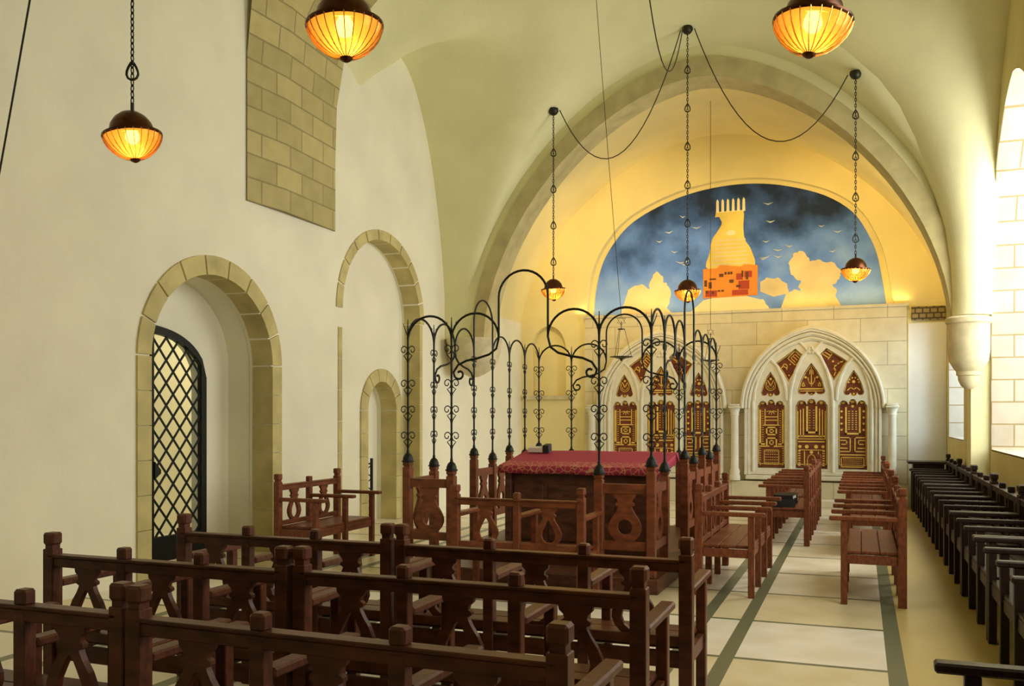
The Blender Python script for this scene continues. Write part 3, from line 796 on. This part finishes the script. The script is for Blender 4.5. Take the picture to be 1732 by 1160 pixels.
# small iron gate standing open in the little doorway
t_ = thing('iron_gate', 'narrow black iron gate standing open in the small arched doorway', 'gate', (-6.98, 11.87, 0))
bm = bmesh.new(); tube(bm, [(0, 0, 0), (0, 0, 0.98)], 0.016); tube(bm, [(0.13, 0.2, 0), (0.13, 0.2, 0.98)], 0.026); tube(bm, [(0, 0, 0.07), (0.13, 0.2, 0.07)], 0.012); tube(bm, [(0, 0, 0.9), (0.13, 0.2, 0.9)], 0.012); obj('frame', bm, 'iron', t_)
bm = bmesh.new()
for k in range(4): tube(bm, [(0, 0, 0.1 + 0.2 * k), (0.13, 0.2, 0.28 + 0.2 * k)], 0.008); tube(bm, [(0.13, 0.2, 0.1 + 0.2 * k), (0, 0, 0.28 + 0.2 * k)], 0.008)
obj('cross_bar', bm, 'iron', t_)

# ------------------------------------------------------------------ benches
def splat_outline(w=0.115):
    """lyre-shaped splat: (half width, height 0..1) from the lower rail up"""
    pr = [(0.50, 0.0), (0.62, 0.03), (0.86, 0.12), (1.0, 0.24), (0.98, 0.34), (0.80, 0.48), (0.56, 0.60), (0.44, 0.68), (0.40, 0.72), (0.56, 0.75), (0.56, 0.79), (0.42, 0.82), (0.46, 0.87), (0.62, 0.92), (0.66, 1.0)]
    return [(a * w, h) for a, h in pr]
def splat_bm(zb, zt, x, w=0.115, round_hole=False, th=0.028, y=0.0, fmap=None):
    bm = bmesh.new(); H = zt - zb; pr = splat_outline(w)
    ol = [(x + a, zb + h * H) for a, h in pr] + [(x - a, zb + h * H) for a, h in pr[::-1]]
    if round_hole: hole = ell(x, zb + 0.30 * H, w * 0.46, H * 0.16, 16)
    else: hole = [(x + a * w, zb + h * H) for a, h in [(-0.2, 0.07), (0.2, 0.07), (0.45, 0.14), (0.56, 0.25), (0.5, 0.36), (0.3, 0.5), (0.12, 0.62), (0.0, 0.66), (-0.12, 0.62), (-0.3, 0.5), (-0.5, 0.36), (-0.56, 0.25), (-0.45, 0.14)]]
    plate(bm, ol, [hole], fmap or FY, y - th / 2, y + th / 2)
    return bm
def post_bm(x, y, h, s=0.033):
    bm = bmesh.new(); z0 = h - 0.085
    box(bm, x - s, x + s, y - s, y + s, 0, z0, bev=0.004)
    box(bm, x - s * 0.72, x + s * 0.72, y - s * 0.72, y + s * 0.72, z0, z0 + 0.022)
    box(bm, x - s * 1.04, x + s * 1.04, y - s * 1.04, y + s * 1.04, z0 + 0.022, h, bev=0.010)
    return bm
def make_bench(n, pitch, label, group, mat='wood', legs_y=0.46, arm=0.58):
    r = thing('wooden_bench', label, 'bench', (0, 0, 0), 0, group)
    L = n * pitch
    for i in range(n + 1):
        x = i * pitch; end = i in (0, n)
        obj('post', post_bm(x, 0, 1.0 if end else 0.945, 0.034 if end else 0.029), mat, r)
        bm = bmesh.new()
        box(bm, x - 0.036, x + 0.036, 0.03, arm, 0.715, 0.752, bev=0.008); obj('armrest', bm, mat, r)
        bm = bmesh.new(); box(bm, x - 0.027, x + 0.027, legs_y - 0.027, legs_y + 0.027, 0, 0.715, bev=0.005); obj('leg', bm, mat, r)
    for i in range(n): obj('splat', splat_bm(0.50, 0.83, (i + 0.5) * pitch), mat, r)
    bm = bmesh.new(); box(bm, 0, L, -0.026, 0.026, 0.825, 0.872, bev=0.004); box(bm, 0.0, L, -0.034, 0.034, 0.872, 0.888, bev=0.004); obj('top_rail', bm, mat, r)
    bm = bmesh.new(); box(bm, 0, L, -0.022, 0.022, 0.455, 0.505, bev=0.004); obj('lower_rail', bm, mat, r)
    bm = bmesh.new()
    for k in range(3): box(bm, 0.02, L - 0.02, 0.03 + 0.148 * k, 0.172 + 0.148 * k, 0.43, 0.455, bev=0.005)
    obj('seat', bm, mat, r)
    bm = bmesh.new()
    box(bm, 0, L, legs_y - 0.018, legs_y + 0.010, 0.345, 0.428, bev=0.004); box(bm, 0, L, -0.014, 0.014, 0.345, 0.428, bev=0.004)
    for i in range(n + 1): box(bm, i * pitch - 0.015, i * pitch + 0.015, 0.02, legs_y - 0.02, 0.35, 0.425)
    obj('seat_frame', bm, mat, r)
    return r

GR = 'wooden benches of the hall'
P = 0.53
fb = make_bench(3, P, 'wooden bench nearest the camera with its back rail in full view, beside the aisle', GR)
fb.location = (-2.41, 2.58, 0); fb.rotation_euler = (0, 0, -0.02)
for loc, lab in [
    ((-2.42, 3.62, 0), 'wooden bench of the second row from the camera, beside the aisle'),
    ((-2.40, 4.57, 0), 'wooden bench of the third row from the camera, its end post beside the aisle')]:
    dup(fb, loc, 0, lab)
lb = make_bench(3, 0.475, 'wooden bench of the nearest row, cut off by the left edge of the photo', GR)
lb.location = (-3.93, 2.60, 0)
for loc, lab in [
    ((-3.93, 3.60, 0), 'wooden bench of the second row from the camera, towards the gate wall'),
    ((-3.92, 4.58, 0), 'wooden bench of the third row from the camera, in front of the black lattice gate')]:
    dup(lb, loc, 0, lab)

tb_ = make_bench(2, 0.58, 'two-seat wooden bench with its back to us, in front of the platform opening', GR, 'wood_red')
tb_.location = (-3.36, 7.42, 0)
dup(tb_, (-5.72, 9.27, 0), -PI / 2, 'lone two-seat wooden bench by the white wall between the gate and the small doorway')

sb = make_bench(3, 0.58, 'red-brown wooden bench on the aisle nearest the camera, back to the iron grille', GR, 'wood_red')
sb.location = (-1.36, 10.04, 0); sb.rotation_euler = (0, 0, -PI / 2)
for loc, lab in [
    ((0.33, 8.32, 0), 'red-brown wooden bench end-on to us, nearest one on the right of the tiled aisle'),
    ((0.33, 11.25, 0), 'red-brown wooden bench directly behind the end-on one on the right of the tiled aisle'),
    ((0.33, 13.45, 0), 'third and farthest of the end-on benches between the tiled aisle and the window row'),
    ((-0.62, 11.88, 0), 'wooden bench across the aisle with black books lying on its seat'),
    ((-0.62, 13.75, 0), 'wooden bench behind the one with black books, before the ark')]:
    dup(sb, loc, PI / 2, lab)

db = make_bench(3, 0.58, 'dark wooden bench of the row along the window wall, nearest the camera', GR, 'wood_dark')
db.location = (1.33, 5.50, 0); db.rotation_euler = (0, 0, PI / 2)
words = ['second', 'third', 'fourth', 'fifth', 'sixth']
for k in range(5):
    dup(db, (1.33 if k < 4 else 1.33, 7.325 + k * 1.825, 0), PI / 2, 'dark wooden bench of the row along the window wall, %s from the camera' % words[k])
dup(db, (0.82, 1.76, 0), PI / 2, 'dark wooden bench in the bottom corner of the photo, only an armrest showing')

t_ = thing('wooden_table', 'small dark wooden table in the corner beyond the window-wall benches', 'table', (1.07, 17.0, 0))
bm = bmesh.new(); box(bm, -0.32, 0.30, -0.25, 0.28, 0.81, 0.85, bev=0.006); obj('tabletop', bm, 'wood_dark', t_)
for x in (-0.22, 0.22):
    for y in (-0.17, 0.2):
        bm = bmesh.new(); box(bm, x - 0.035, x + 0.035, y - 0.035, y + 0.035, 0, 0.72, bev=0.005); obj('leg', bm, 'wood_dark', t_)
bm = bmesh.new(); box(bm, -0.24, 0.24, -0.19, 0.22, 0.72, 0.809); obj('apron', bm, 'wood_dark', t_)

def book(x, y, z, w, d, h, rz, label):
    k = thing('prayer_book', label, 'book', (x, y, z), rz)
    bm = bmesh.new()
    box(bm, -w / 2, w / 2, -d / 2, d / 2, 0, 0.006); box(bm, -w / 2, w / 2, -d / 2, d / 2, h - 0.006, h); box(bm, -w / 2, -w / 2 + 0.008, -d / 2, d / 2, 0.006, h - 0.006)
    obj('cover', bm, 'black', k)
    bm = bmesh.new(); box(bm, -w / 2 + 0.009, w / 2 - 0.008, -d / 2 + 0.008, d / 2 - 0.008, 0.0065, h - 0.0065); obj('pages', bm, 'paper', k)
    return k
book(-0.93, 12.2, 0.456, 0.30, 0.30, 0.10, 1.65, 'large black book on the aisle bench seat, nearest to us')
book(-0.90, 12.2, 0.557, 0.26, 0.24, 0.05, 1.45, 'black book stacked on the large one on the aisle bench')
book(-0.92, 12.78, 0.456, 0.30, 0.28, 0.12, 1.6, 'black book on the next seat of the aisle bench')

# ------------------------------------------------------------------ bimah: platform, balustrade and iron grille
bx0, bx1, by0, by1 = -4.24, -1.77, 8.2, 12.2
bi = thing('bimah', 'raised wooden prayer platform ringed by a balustrade and black wrought-iron grille', 'platform', (0, 0, 0))
bm = bmesh.new(); box(bm, bx0 - 0.08, bx1 + 0.08, by0 - 0.08, by1 + 0.08, 0.0, 0.14, bev=0.01); obj('platform', bm, 'wood_table', bi)
side_y = [8.2, 8.8, 9.88, 10.46, 11.04, 11.62, 12.2]
tall = {8.2, 9.88, 11.04, 12.2}
posts = []
for X in (bx0, bx1):
    for yy in side_y: posts.append((X, yy, 1.15 if yy in tall else 1.075, 'Y'))
for yy in (by0, by1):
    for X in (-3.76, -2.26): posts.append((X, yy, 1.07, 'X'))
R_IRON = 0.0115
def fleur(bm, x, y, z, ax):
    tube(bm, [(x, y, z), (x, y, z + 0.2)], R_IRON, 5, r1=0.004)
    for s in (-1, 1):
        q = [(0, 0.02), (0.02, 0.07), (0.045, 0.13), (0.05, 0.16)]
        tube(bm, [(x + (s * a if ax == 'X' else 0), y + (s * a if ax == 'Y' else 0), z + h) for a, h in q], 0.006, 5, r1=0.003)
def spiral(bm, x, y, z, ax, s, r=0.055):
    pts = []
    for k in range(13):
        a = -0.5 * PI + 2.6 * PI * k / 12; rr = r * (1 - 0.062 * k)
        u = r * 0.95 + rr * math.cos(PI - a) ; v = rr * math.sin(a)
        pts.append((u * 0.9, v))
    pts = [(0.0, -0.16), (0.012, -0.10)] + pts
    tube(bm, [(x + (s * u if ax == 'X' else 0), y + (s * u if ax == 'Y' else 0), z + v) for u, v in pts], 0.0055, 4)
for X, yy, zt, ax in posts:
    corner = X in (bx0, bx1) and yy in (by0, by1)
    pz = zt
    bm = bmesh.new(); s = 0.042
    box(bm, X - s, X + s, yy - s, yy + s, 0.14, pz - 0.05, bev=0.006); box(bm, X - s * 0.75, X + s * 0.75, yy - s * 0.75, yy + s * 0.75, pz - 0.05, pz - 0.035); box(bm, X - s * 0.95, X + s * 0.95, yy - s * 0.95, yy + s * 0.95, pz - 0.035, pz, bev=0.004)
    pb = obj('baluster_post', bm, 'wood_red', bi)
    bm = bmesh.new(); lathe(bm, [(0.0, 0), (0.062, 0.0), (0.062, 0.012), (0.052, 0.016), (0.05, 0.04), (0.036, 0.072), (0.016, 0.09), (0.013, 0.12), (0.0, 0.12)], 12, (X, yy, pz)); obj('iron_cap', bm, 'iron', pb, smooth=True)
    bm = bmesh.new()
    ztop = 2.38
    hi_arch = abs(yy - 9.88) < 0.01 or abs(yy - 10.46) < 0.01
    tube(bm, [(X, yy, pz + 0.1), (X, yy, ztop)], R_IRON, 6)
    if not (hi_arch and X in (bx0, bx1)): fleur(bm, X, yy, ztop, 'X' if yy in (by0, by1) else 'Y')
    up = obj('iron_upright', bm, 'iron', bi)
    for z in (2.27, 1.93, 1.67, 1.41):
        bm = bmesh.new()
        for s_ in (-1, 1): spiral(bm, X, yy, z, 'X' if (ax == 'X' or yy in (by0, by1)) else 'Y', s_)
        obj('scroll_pair', bm, 'iron', up)
def iron_arch(a, b2, z0, zpk=None, up=0.0):
    """half-round iron bow between two points"""
    a = Vector(a); b2 = Vector(b2); r = (b2 - a).length / 2; c = (a + b2) / 2; d = (b2 - a).normalized()
    pts = [a + Vector((0, 0, z0))] if up else []
    for k in range(17):
        th = PI - PI * k / 16
        pts.append(c + d * r * math.cos(th) + Vector((0, 0, z0 + up + (zpk or r) * math.sin(th))))
    if up: pts.append(b2 + Vector((0, 0, z0)))
    bm = bmesh.new(); tube(bm, pts, R_IRON, 6); return obj('iron_bow', bm, 'iron', bi)
def s_brace(a, b2, z):
    """S-curve from the foot of a bow (a) down to an upright (b2), ending in a curl"""
    a = Vector(a); b2 = Vector(b2); d = b2 - a
    q = [(0, 0), (0.05, -0.10), (0.2, -0.155), (0.45, -0.19), (0.68, -0.21), (0.86, -0.25), (0.955, -0.32)]
    pts = [a + d * u + Vector((0, 0, z + v)) for u, v in q]
    c = a + d * 0.83 + Vector((0, 0, z - 0.34)); R0 = d.length * 0.12
    dn = d.normalized()
    for k in range(1, 12):
        th = 0.1 - 2.3 * PI * k / 12 * 0.85; rr = R0 * (1 - 0.06 * k)
        pts.append(c + dn * rr * math.cos(th) + Vector((0, 0, rr * math.sin(th) * 1.0)))
    bm = bmesh.new(); tube(bm, pts, R_IRON, 6); return obj('iron_brace', bm, 'iron', bi)
for yy in (by0, by1):
    iron_arch((bx0, yy, 0), (-3.76, yy, 0), 2.36); iron_arch((-2.26, yy, 0), (bx1, yy, 0), 2.36)
    iron_arch((-3.76, yy, 0), (-3.26, yy, 0), 2.36); iron_arch((-2.76, yy, 0), (-2.26, yy, 0), 2.36)
    iron_arch((-3.26, yy, 0), (-2.76, yy, 0), 2.36, up=0.39)
    s_brace((-3.26, yy, 0), (-3.76, yy, 0), 2.36); s_brace((-2.76, yy, 0), (-2.26, yy, 0), 2.36)
for X in (bx0, bx1):
    for y0, y1 in ((8.2, 8.8), (8.8, 9.34), (9.34, 9.88), (10.46, 11.04), (11.04, 11.62), (11.62, 12.2)): iron_arch((X, y0, 0), (X, y1, 0), 2.36, 0.25)
    s_brace((X, 9.34, 0), (X, 8.8, 0), 2.36); s_brace((X, 9.34, 0), (X, 9.88, 0), 2.36)
    iron_arch((X, 9.88, 0), (X, 10.46, 0), 2.36, 0.28, up=0.36)
# wooden balustrade panels
def panel(a, b2, ax):
    lo, hi = sorted((a[0] if ax == 'X' else a[1], b2[0] if ax == 'X' else b2[1])); lo += 0.042; hi -= 0.042
    k = a[1] if ax == 'X' else a[0]
    f = FY if ax == 'X' else FX
    for nm, z0, z1, th in (('upper_rail', 0.90, 0.985, 0.026), ('lower_rail', 0.38, 0.46, 0.024)):
        bm = bmesh.new(); plate(bm, [(lo, z0), (hi, z0), (hi, z1), (lo, z1)], [], f, k - th, k + th)
        r = obj(nm, bm, 'wood_red', bi)
    bm = splat_bm(0.46, 0.90, (lo + hi) / 2, 0.155, True, 0.03, k, f); obj('splat', bm, 'wood_red', bi)
for yy in (by0, by1):
    panel((bx0, yy), (-3.76, yy), 'X'); panel((-2.26, yy), (bx1, yy), 'X')
for X in (bx0, bx1):
    for y0, y1 in ((8.2, 8.8), (9.88, 10.46), (10.46, 11.04), (11.04, 11.62), (11.62, 12.2)): panel((X, y0), (X, y1), 'Y')

# reading table with its crimson cloth
tt = thing('reading_table', 'dark panelled wooden reading table under the crimson cloth, inside the iron grille', 'table', (-2.73, 9.52, 0.142))
bm = bmesh.new()
TW, TD = 0.84, 0.42
def sl(y): return 0.93 + (y + TD) / (2 * TD) * 0.125       # sloping top
def prism(bm, x0, x1, y0, y1, za, zb_off, th):
    vs = []
    for x in (x0, x1):
        for y in (y0, y1):
            vs.append(bm.verts.new((x, y, sl(y) + zb_off - th))); vs.append(bm.verts.new((x, y, sl(y) + zb_off)))
    for i in ((0, 1, 3, 2), (4, 6, 7, 5), (0, 4, 5, 1), (2, 3, 7, 6), (0, 2, 6, 4), (1, 5, 7, 3)): bm.faces.new([vs[k] for k in i])
prism(bm, -TW, TW, -TD, TD, 0, 0, 0.04); obj('tabletop', bm, 'wood_table', tt)
bm = bmesh.new(); box(bm, -TW + 0.06, TW - 0.06, -TD + 0.08, TD - 0.08, 0.0, 0.88)
for k in range(4): box(bm, -TW + 0.1 + k * 0.39, -TW + 0.43 + k * 0.39, -TD + 0.065, -TD + 0.08, 0.15, 0.75, bev=0.006)
obj('panelled_body', bm, 'wood_table', tt)
for s in (-1, 1):
    bm = bmesh.new(); box(bm, s * (TW - 0.05) - 0.035, s * (TW - 0.05) + 0.035, -TD + 0.02, -TD + 0.075, 0, 0.885, bev=0.005); obj('leg', bm, 'wood_table', tt)
bm = bmesh.new()
nX, nY = 40, 16
def cz(x, y): return sl(y) + 0.012 + 0.003 * math.sin(x * 9) * math.cos(y * 7)
rows = []
for j in range(nY + 1):
    y = -TD - 0.03 + (2 * TD + 0.05) * j / nY
    rows.append([bm.verts.new((x, y, cz(x, y))) for x in [-TW - 0.03 + (2 * TW + 0.06) * i / nX for i in range(nX + 1)]])
hem = []
for lv, drop in ((0, 0.03), (1, 0.075)):
    hem.append([bm.verts.new((v.co.x, -TD - 0.038 - 0.006 * math.sin(v.co.x * 24) * lv, v.co.z - drop)) for v in rows[0]])
allr = hem[::-1] + rows
for A, B in zip(allr, allr[1:]):
    for i in range(nX): bm.faces.new((A[i], A[i + 1], B[i + 1], B[i]))
for side in (0, nX):
    d = [bm.verts.new((r[side].co.x + (-0.012 if side == 0 else 0.012), r[side].co.y, r[side].co.z - 0.08)) for r in rows]
    for i in range(nY): bm.faces.new((rows[i][side], rows[i + 1][side], d[i + 1], d[i]))
co = obj('table_cloth', bm, 'cloth', None, (-2.73, 9.52, 0.142), True)
tag(co, 'crimson cloth with gold embroidered border spread over the reading table', 'cloth')
mo = co.modifiers.new('thick', 'SOLIDIFY'); mo.thickness = 0.006; mo.offset = 1
k_ = thing('small_box', 'small pale box with a black end lying on the far edge of the red cloth', 'box', (-3.38, 9.80, 1.205)); k_.rotation_euler = (0.148, 0, 0)
bm = bmesh.new(); box(bm, -0.14, 0.04, -0.05, 0.05, 0, 0.055, bev=0.004); obj('body', bm, 'paper', k_)
bm = bmesh.new(); box(bm, 0.041, 0.11, -0.06, 0.06, 0, 0.085, bev=0.004); obj('end', bm, 'black', k_)

# ------------------------------------------------------------------ hanging lamps
def make_lamp(label, X, Y, Z, grp, tilt=0.0):
    L = thing('pendant_lamp', label, 'lamp', (X, Y, Z), 0, grp)
    bm = bmesh.new()
    Rm = Matrix.Rotation(tilt, 4, Vector((0.934, 0.356, 0)).cross(Vector((0, 0, 1))))
    lathe(bm, [(0.0, 0.165), (0.03, 0.163), (0.06, 0.153), (0.10, 0.124), (0.13, 0.082), (0.144, 0.03), (0.146, -0.01), (0.142, -0.01), (0.139, 0.03), (0.125, 0.08), (0.096, 0.12), (0.05, 0.15), (0.0, 0.158)], 32)
    lathe(bm, [(0.180, 0.008), (0.190, 0.012), (0.192, 0.0), (0.184, -0.008), (0.180, 0.008)], 32)
    bmesh.ops.transform(bm, matrix=Rm, verts=bm.verts[:])
    obj('dome', bm, 'copper', L, smooth=True)
    bm = bmesh.new()
    gp = [(0.186, 0.0), (0.178, -0.03), (0.163, -0.06), (0.138, -0.092), (0.104, -0.122), (0.066, -0.143), (0.03, -0.154)]
    lathe(bm, gp, 32); bmesh.ops.transform(bm, matrix=Rm, verts=bm.verts[:]); bo = obj('glass_bowl', bm, 'amber', L, smooth=True)
    bm = bmesh.new()
    for k in range(24):
        a = 2 * PI * k / 24; tube(bm, [((r + 0.003) * math.cos(a), (r + 0.003) * math.sin(a), z) for r, z in gp], 0.0032, 4)
    bmesh.ops.transform(bm, matrix=Rm, verts=bm.verts[:]); obj('rib', bm, 'brass', bo)
    bm = bmesh.new(); lathe(bm, [(0.0, -0.178), (0.012, -0.176), (0.03, -0.165), (0.034, -0.156), (0.0, -0.15)], 16); bmesh.ops.transform(bm, matrix=Rm, verts=bm.verts[:]); obj('finial', bm, 'copper', L, smooth=True)
    bm = bmesh.new(); lathe(bm, [(0.0, -0.055), (0.03, -0.045), (0.045, -0.015), (0.042, 0.015), (0.025, 0.05), (0.0, 0.055)], 16); obj('bulb', bm, 'bulb', L, smooth=True)
    top = cz_(X, Y) - Z
    bm = bmesh.new(); lathe(bm, [(0.0, top + 0.02), (0.075, top + 0.015), (0.08, top - 0.03), (0.055, top - 0.07), (0.02, top - 0.09), (0.0, top - 0.09)], 16); obj('ceiling_cap', bm, 'chain', L, smooth=True)
    # chain: slim links, with a pear-shaped ring about every half metre
    bm = bmesh.new(); z = 0.16; k = 0; nxt = 0.36; hooks = []
    tube(bm, [(0, 0, 0.155), (0, 0, 0.22)], 0.012, 6); z = 0.21
    while z < top - 0.10:
        if z > nxt and z < top - 0.3:
            hooks.append(z); nxt = z + 0.53
        ln = 0.052; a = (k % 2) * PI / 2
        pts = [(0.011 * math.cos(th) * math.cos(a), 0.011 * math.cos(th) * math.sin(a), z + ln / 2 + ln / 2 * math.sin(th)) for th in [2 * PI * q / 8 for q in range(8)]]
        tube(bm, pts, 0.005, 4, True); z += ln - 0.012; k += 1
    obj('chain', bm, 'chain', L)
    for z in hooks:
        bm = bmesh.new(); pts = []
        for q in range(14):
            th = 2 * PI * q / 14; w = 0.036 * (1 - 0.45 * math.sin(th)); u = w * math.cos(th)
            pts.append((u * 0.934, u * 0.356, z + 0.062 + 0.058 * math.sin(th)))
        tube(bm, pts, 0.0085, 5, True)
        lathe(bm, [(0.0, 0.125), (0.016, 0.12), (0.016, 0.105), (0.0, 0.10)], 8, (0, 0, z)); obj('pear_ring', bm, 'chain', L)
    li = bpy.data.lights.new('bulb_light', 'POINT'); li.energy = LAMP_W; li.color = (1, 0.72, 0.38); li.shadow_soft_size = 0.05
    lo = bpy.data.objects.new('bulb_light', li); COL.objects.link(lo); lo.location = (0, 0, -0.075); lo.parent = L
    return L
LAMP_W = 22
make_lamp('copper globe lamp on the chain nearest the left wall, close to us', -4.51, 4.77, 3.46, 'copper globe pendant lamps', 0.13)
make_lamp('large copper globe lamp at the top edge, above the bench rows', -2.37, 3.91, 3.52, 'copper globe pendant lamps', 0.05)
make_lamp('large copper globe lamp at the top edge, above the aisle', -0.216, 4.68, 3.52, 'copper globe pendant lamps', -0.12)
lA = make_lamp('far copper globe lamp hanging beside the tall iron bow', -4.42, 13.4, 3.56, 'copper globe pendant lamps', 0.06)
lB = make_lamp('far copper globe lamp hanging in front of the painted tower', -2.36, 13.4, 3.44, 'copper globe pendant lamps', 0.03)
lC = make_lamp('far copper globe lamp hanging in front of the clouds at the mural\'s end', -0.06, 13.3, 3.6, 'copper globe pendant lamps', -0.05)

def cable(label, a, b2, sag, r=0.008):
    a = Vector(a); b2 = Vector(b2); bm = bmesh.new()
    tube(bm, [a.lerp(b2, s / 20) - Vector((0, 0, sag * 4 * (s / 20) * (1 - s / 20))) for s in range(21)], r, 5)
    return tag(obj('ceiling_cable', bm, 'chain'), label, 'cable')
cap = lambda x, y: Vector((x, y, cz_(x, y) - 0.02))
cA, cB, cC = cap(-4.42, 13.4), cap(-2.36, 13.4), cap(-0.06, 13.3)
E_ = Vector((0.1, 0, 0))
cable('slack cable swagging from the lamp beside the tall bow to the middle lamp', cA + E_, cB - E_, 1.25)
cable('slack cable swagging from the middle lamp to the lamp before the clouds', cB + E_, cC - E_, 1.25)
cable('slack cable dropping from the vault crown to the middle far lamp', (-2.3, 9.4, vz(-2.3, 9.4) - 0.01), cB - Vector((0.05, 0.1, 0)), 1.7)
cable('thin cable sloping from the lamp nearest the left wall down to that wall', cap(-4.51, 4.77) - E_, (XL + 0.012, 5.25, 2.7), 0.12)

def oil_lamp(label, X, Y, Z, s, a, grp):
    L = thing('hanging_oil_lamp', label, 'lamp', (X, Y, Z), 0, grp)
    bm = bmesh.new(); lathe(bm, [(0.0, -0.06 * s), (0.012 * s, -0.055 * s), (0.02 * s, -0.03 * s), (0.09 * s, -0.012 * s), (0.165 * s, 0.0), (0.168 * s, 0.008 * s), (0.10 * s, 0.012 * s), (0.0, 0.01 * s)], 24); obj('dish', bm, 'chain', L, smooth=True)
    bm = bmesh.new()
    for k in range(3):
        th = 2 * PI * k / 3 + 0.4; tube(bm, [(0.15 * s * math.cos(th), 0.15 * s * math.sin(th), 0.005), (0.05 * s * math.cos(th), 0.05 * s * math.sin(th), 0.40 * s)], 0.004, 4)
    obj('chain', bm, 'chain', L)
    bm = bmesh.new(); lathe(bm, [(0.0, 0.395 * s), (0.055 * s, 0.40 * s), (0.055 * s, 0.412 * s), (0.0, 0.42 * s)], 12)
    tube(bm, [(0.0, 0, 0.41 * s), (0.0, 0, 0.52 * s)], 0.006, 5)
    for rot in (0, PI):     # small open star above the collar
        pts = [(0.07 * s * math.cos(rot + PI / 2 + 2 * PI * k / 3) * 0.934, 0.07 * s * math.cos(rot + PI / 2 + 2 * PI * k / 3) * 0.356, 0.53 * s + 0.07 * s * math.sin(rot + PI / 2 + 2 * PI * k / 3)) for k in range(3)]
        tube(bm, pts, 0.005, 4, True)
    obj('collar', bm, 'chain', L)
    a = Vector(a) - Vector((X, Y, Z)); b2 = Vector((0, 0, 0.6 * s)); bm = bmesh.new()
    tube(bm, [a.lerp(b2, q / 16) - Vector((0, 0, 0.5 * (q / 16) * (1 - q / 16))) for q in range(17)], 0.004, 5); obj('cord', bm, 'chain', L)
    return L
oil_lamp('dark hanging dish lamp with a small star, seen through the iron grille', -3.25, 13.0, 2.47, 1.0, (-2.95, 10.0, vz(-2.95, 10.0) - 0.01), None)
oil_lamp('faint hanging dish lamp on a thin cord between the two arks', -2.36, 15.6, 2.55, 0.9, (-2.36, 15.6, 6.93), None)

# ------------------------------------------------------------------ light
w = bpy.data.worlds.new('World'); scn.world = w; w.use_nodes = True
bg = w.node_tree.nodes['Background']; bg.inputs[0].default_value = (0.75, 0.86, 1.0, 1); bg.inputs[1].default_value = 1.2
def area(name, loc, rot, sx, sy, e, c):
    l = bpy.data.lights.new(name, 'AREA'); l.shape = 'RECTANGLE'; l.size = sx; l.size_y = sy; l.energy = e; l.color = c
    o = bpy.data.objects.new(name, l); COL.objects.link(o); o.location = loc; o.rotation_euler = rot; return o
DAY = (1.0, 0.97, 0.88)
ry = PI / 2
area('daylight_window_2', (2.85, 12.0, 3.4), (0, ry - 0.35, 0), 4.3, 3.6, 560, DAY)
area('daylight_window_3', (2.85, 5.6, 3.4), (0, ry - 0.35, -0.45), 4.3, 3.6, 330, DAY)
area('daylight_window_1', (2.85, 16.02, 2.6), (0, ry, 0), 2.5, 2.3, 260, (0.72, 0.87, 1.0))
l = bpy.data.lights.new('passage_fill', 'POINT'); l.energy = 110; l.color = (1, 0.86, 0.6); l.shadow_soft_size = 0.1  # added light without a fixture, brightens the passage behind the lattice
o = bpy.data.objects.new('passage_fill', l); COL.objects.link(o); o.location = (-7.6, 11.5, 3.6)
# warm strip lamps lying on the ledge behind the ark cornice
WARM = (1.0, 0.66, 0.22)
area('ledge_lamp', (-4.2, 17.52, 3.66), (math.radians(172), 0, 0), 2.2, 0.06, 7, WARM)
area('ledge_lamp', (-0.3, 17.52, 3.66), (math.radians(172), 0, 0), 2.2, 0.06, 7, WARM)
# warm spotlights fixed behind the transverse arch, turned to the mural wall
for x, e in ((-4.6, 300), (-2.3, 170), (0.0, 300)):
    l = bpy.data.lights.new('mural_spot', 'SPOT'); l.energy = e; l.color = (1.0, 0.68, 0.24); l.spot_size = math.radians(95); l.spot_blend = 0.8; l.shadow_soft_size = 0.1
    o = bpy.data.objects.new('mural_spot', l); COL.objects.link(o); o.location = (x, 14.55, 5.0)
    o.rotation_euler = (Vector((x * 0.9 - 0.2, 17.6, 4.6)) - o.location).to_track_quat('-Z', 'Y').to_euler()

# ------------------------------------------------------------------ camera
cd = bpy.data.cameras.new('Camera'); cam = bpy.data.objects.new('Camera', cd); COL.objects.link(cam)
cd.sensor_width = 36; cd.lens = 36 * 1547 / 1732; cd.shift_y = 125 / 1732; cd.clip_start = 0.05
cam.location = (0, 0, 1.6); cam.rotation_euler = (PI / 2, 0, math.radians(20.85)); scn.camera = cam
vs_ = scn.view_settings; vs_.view_transform = 'Standard'; vs_.look = 'None'; vs_.gamma = 1; vs_.use_curve_mapping = False
vs_.exposure = -0.42
scn.cycles.max_bounces = 10; scn.cycles.diffuse_bounces = 6; scn.cycles.transparent_max_bounces = 12
scn.cycles.use_denoising = True
scn.cycles.sample_clamp_indirect = 6
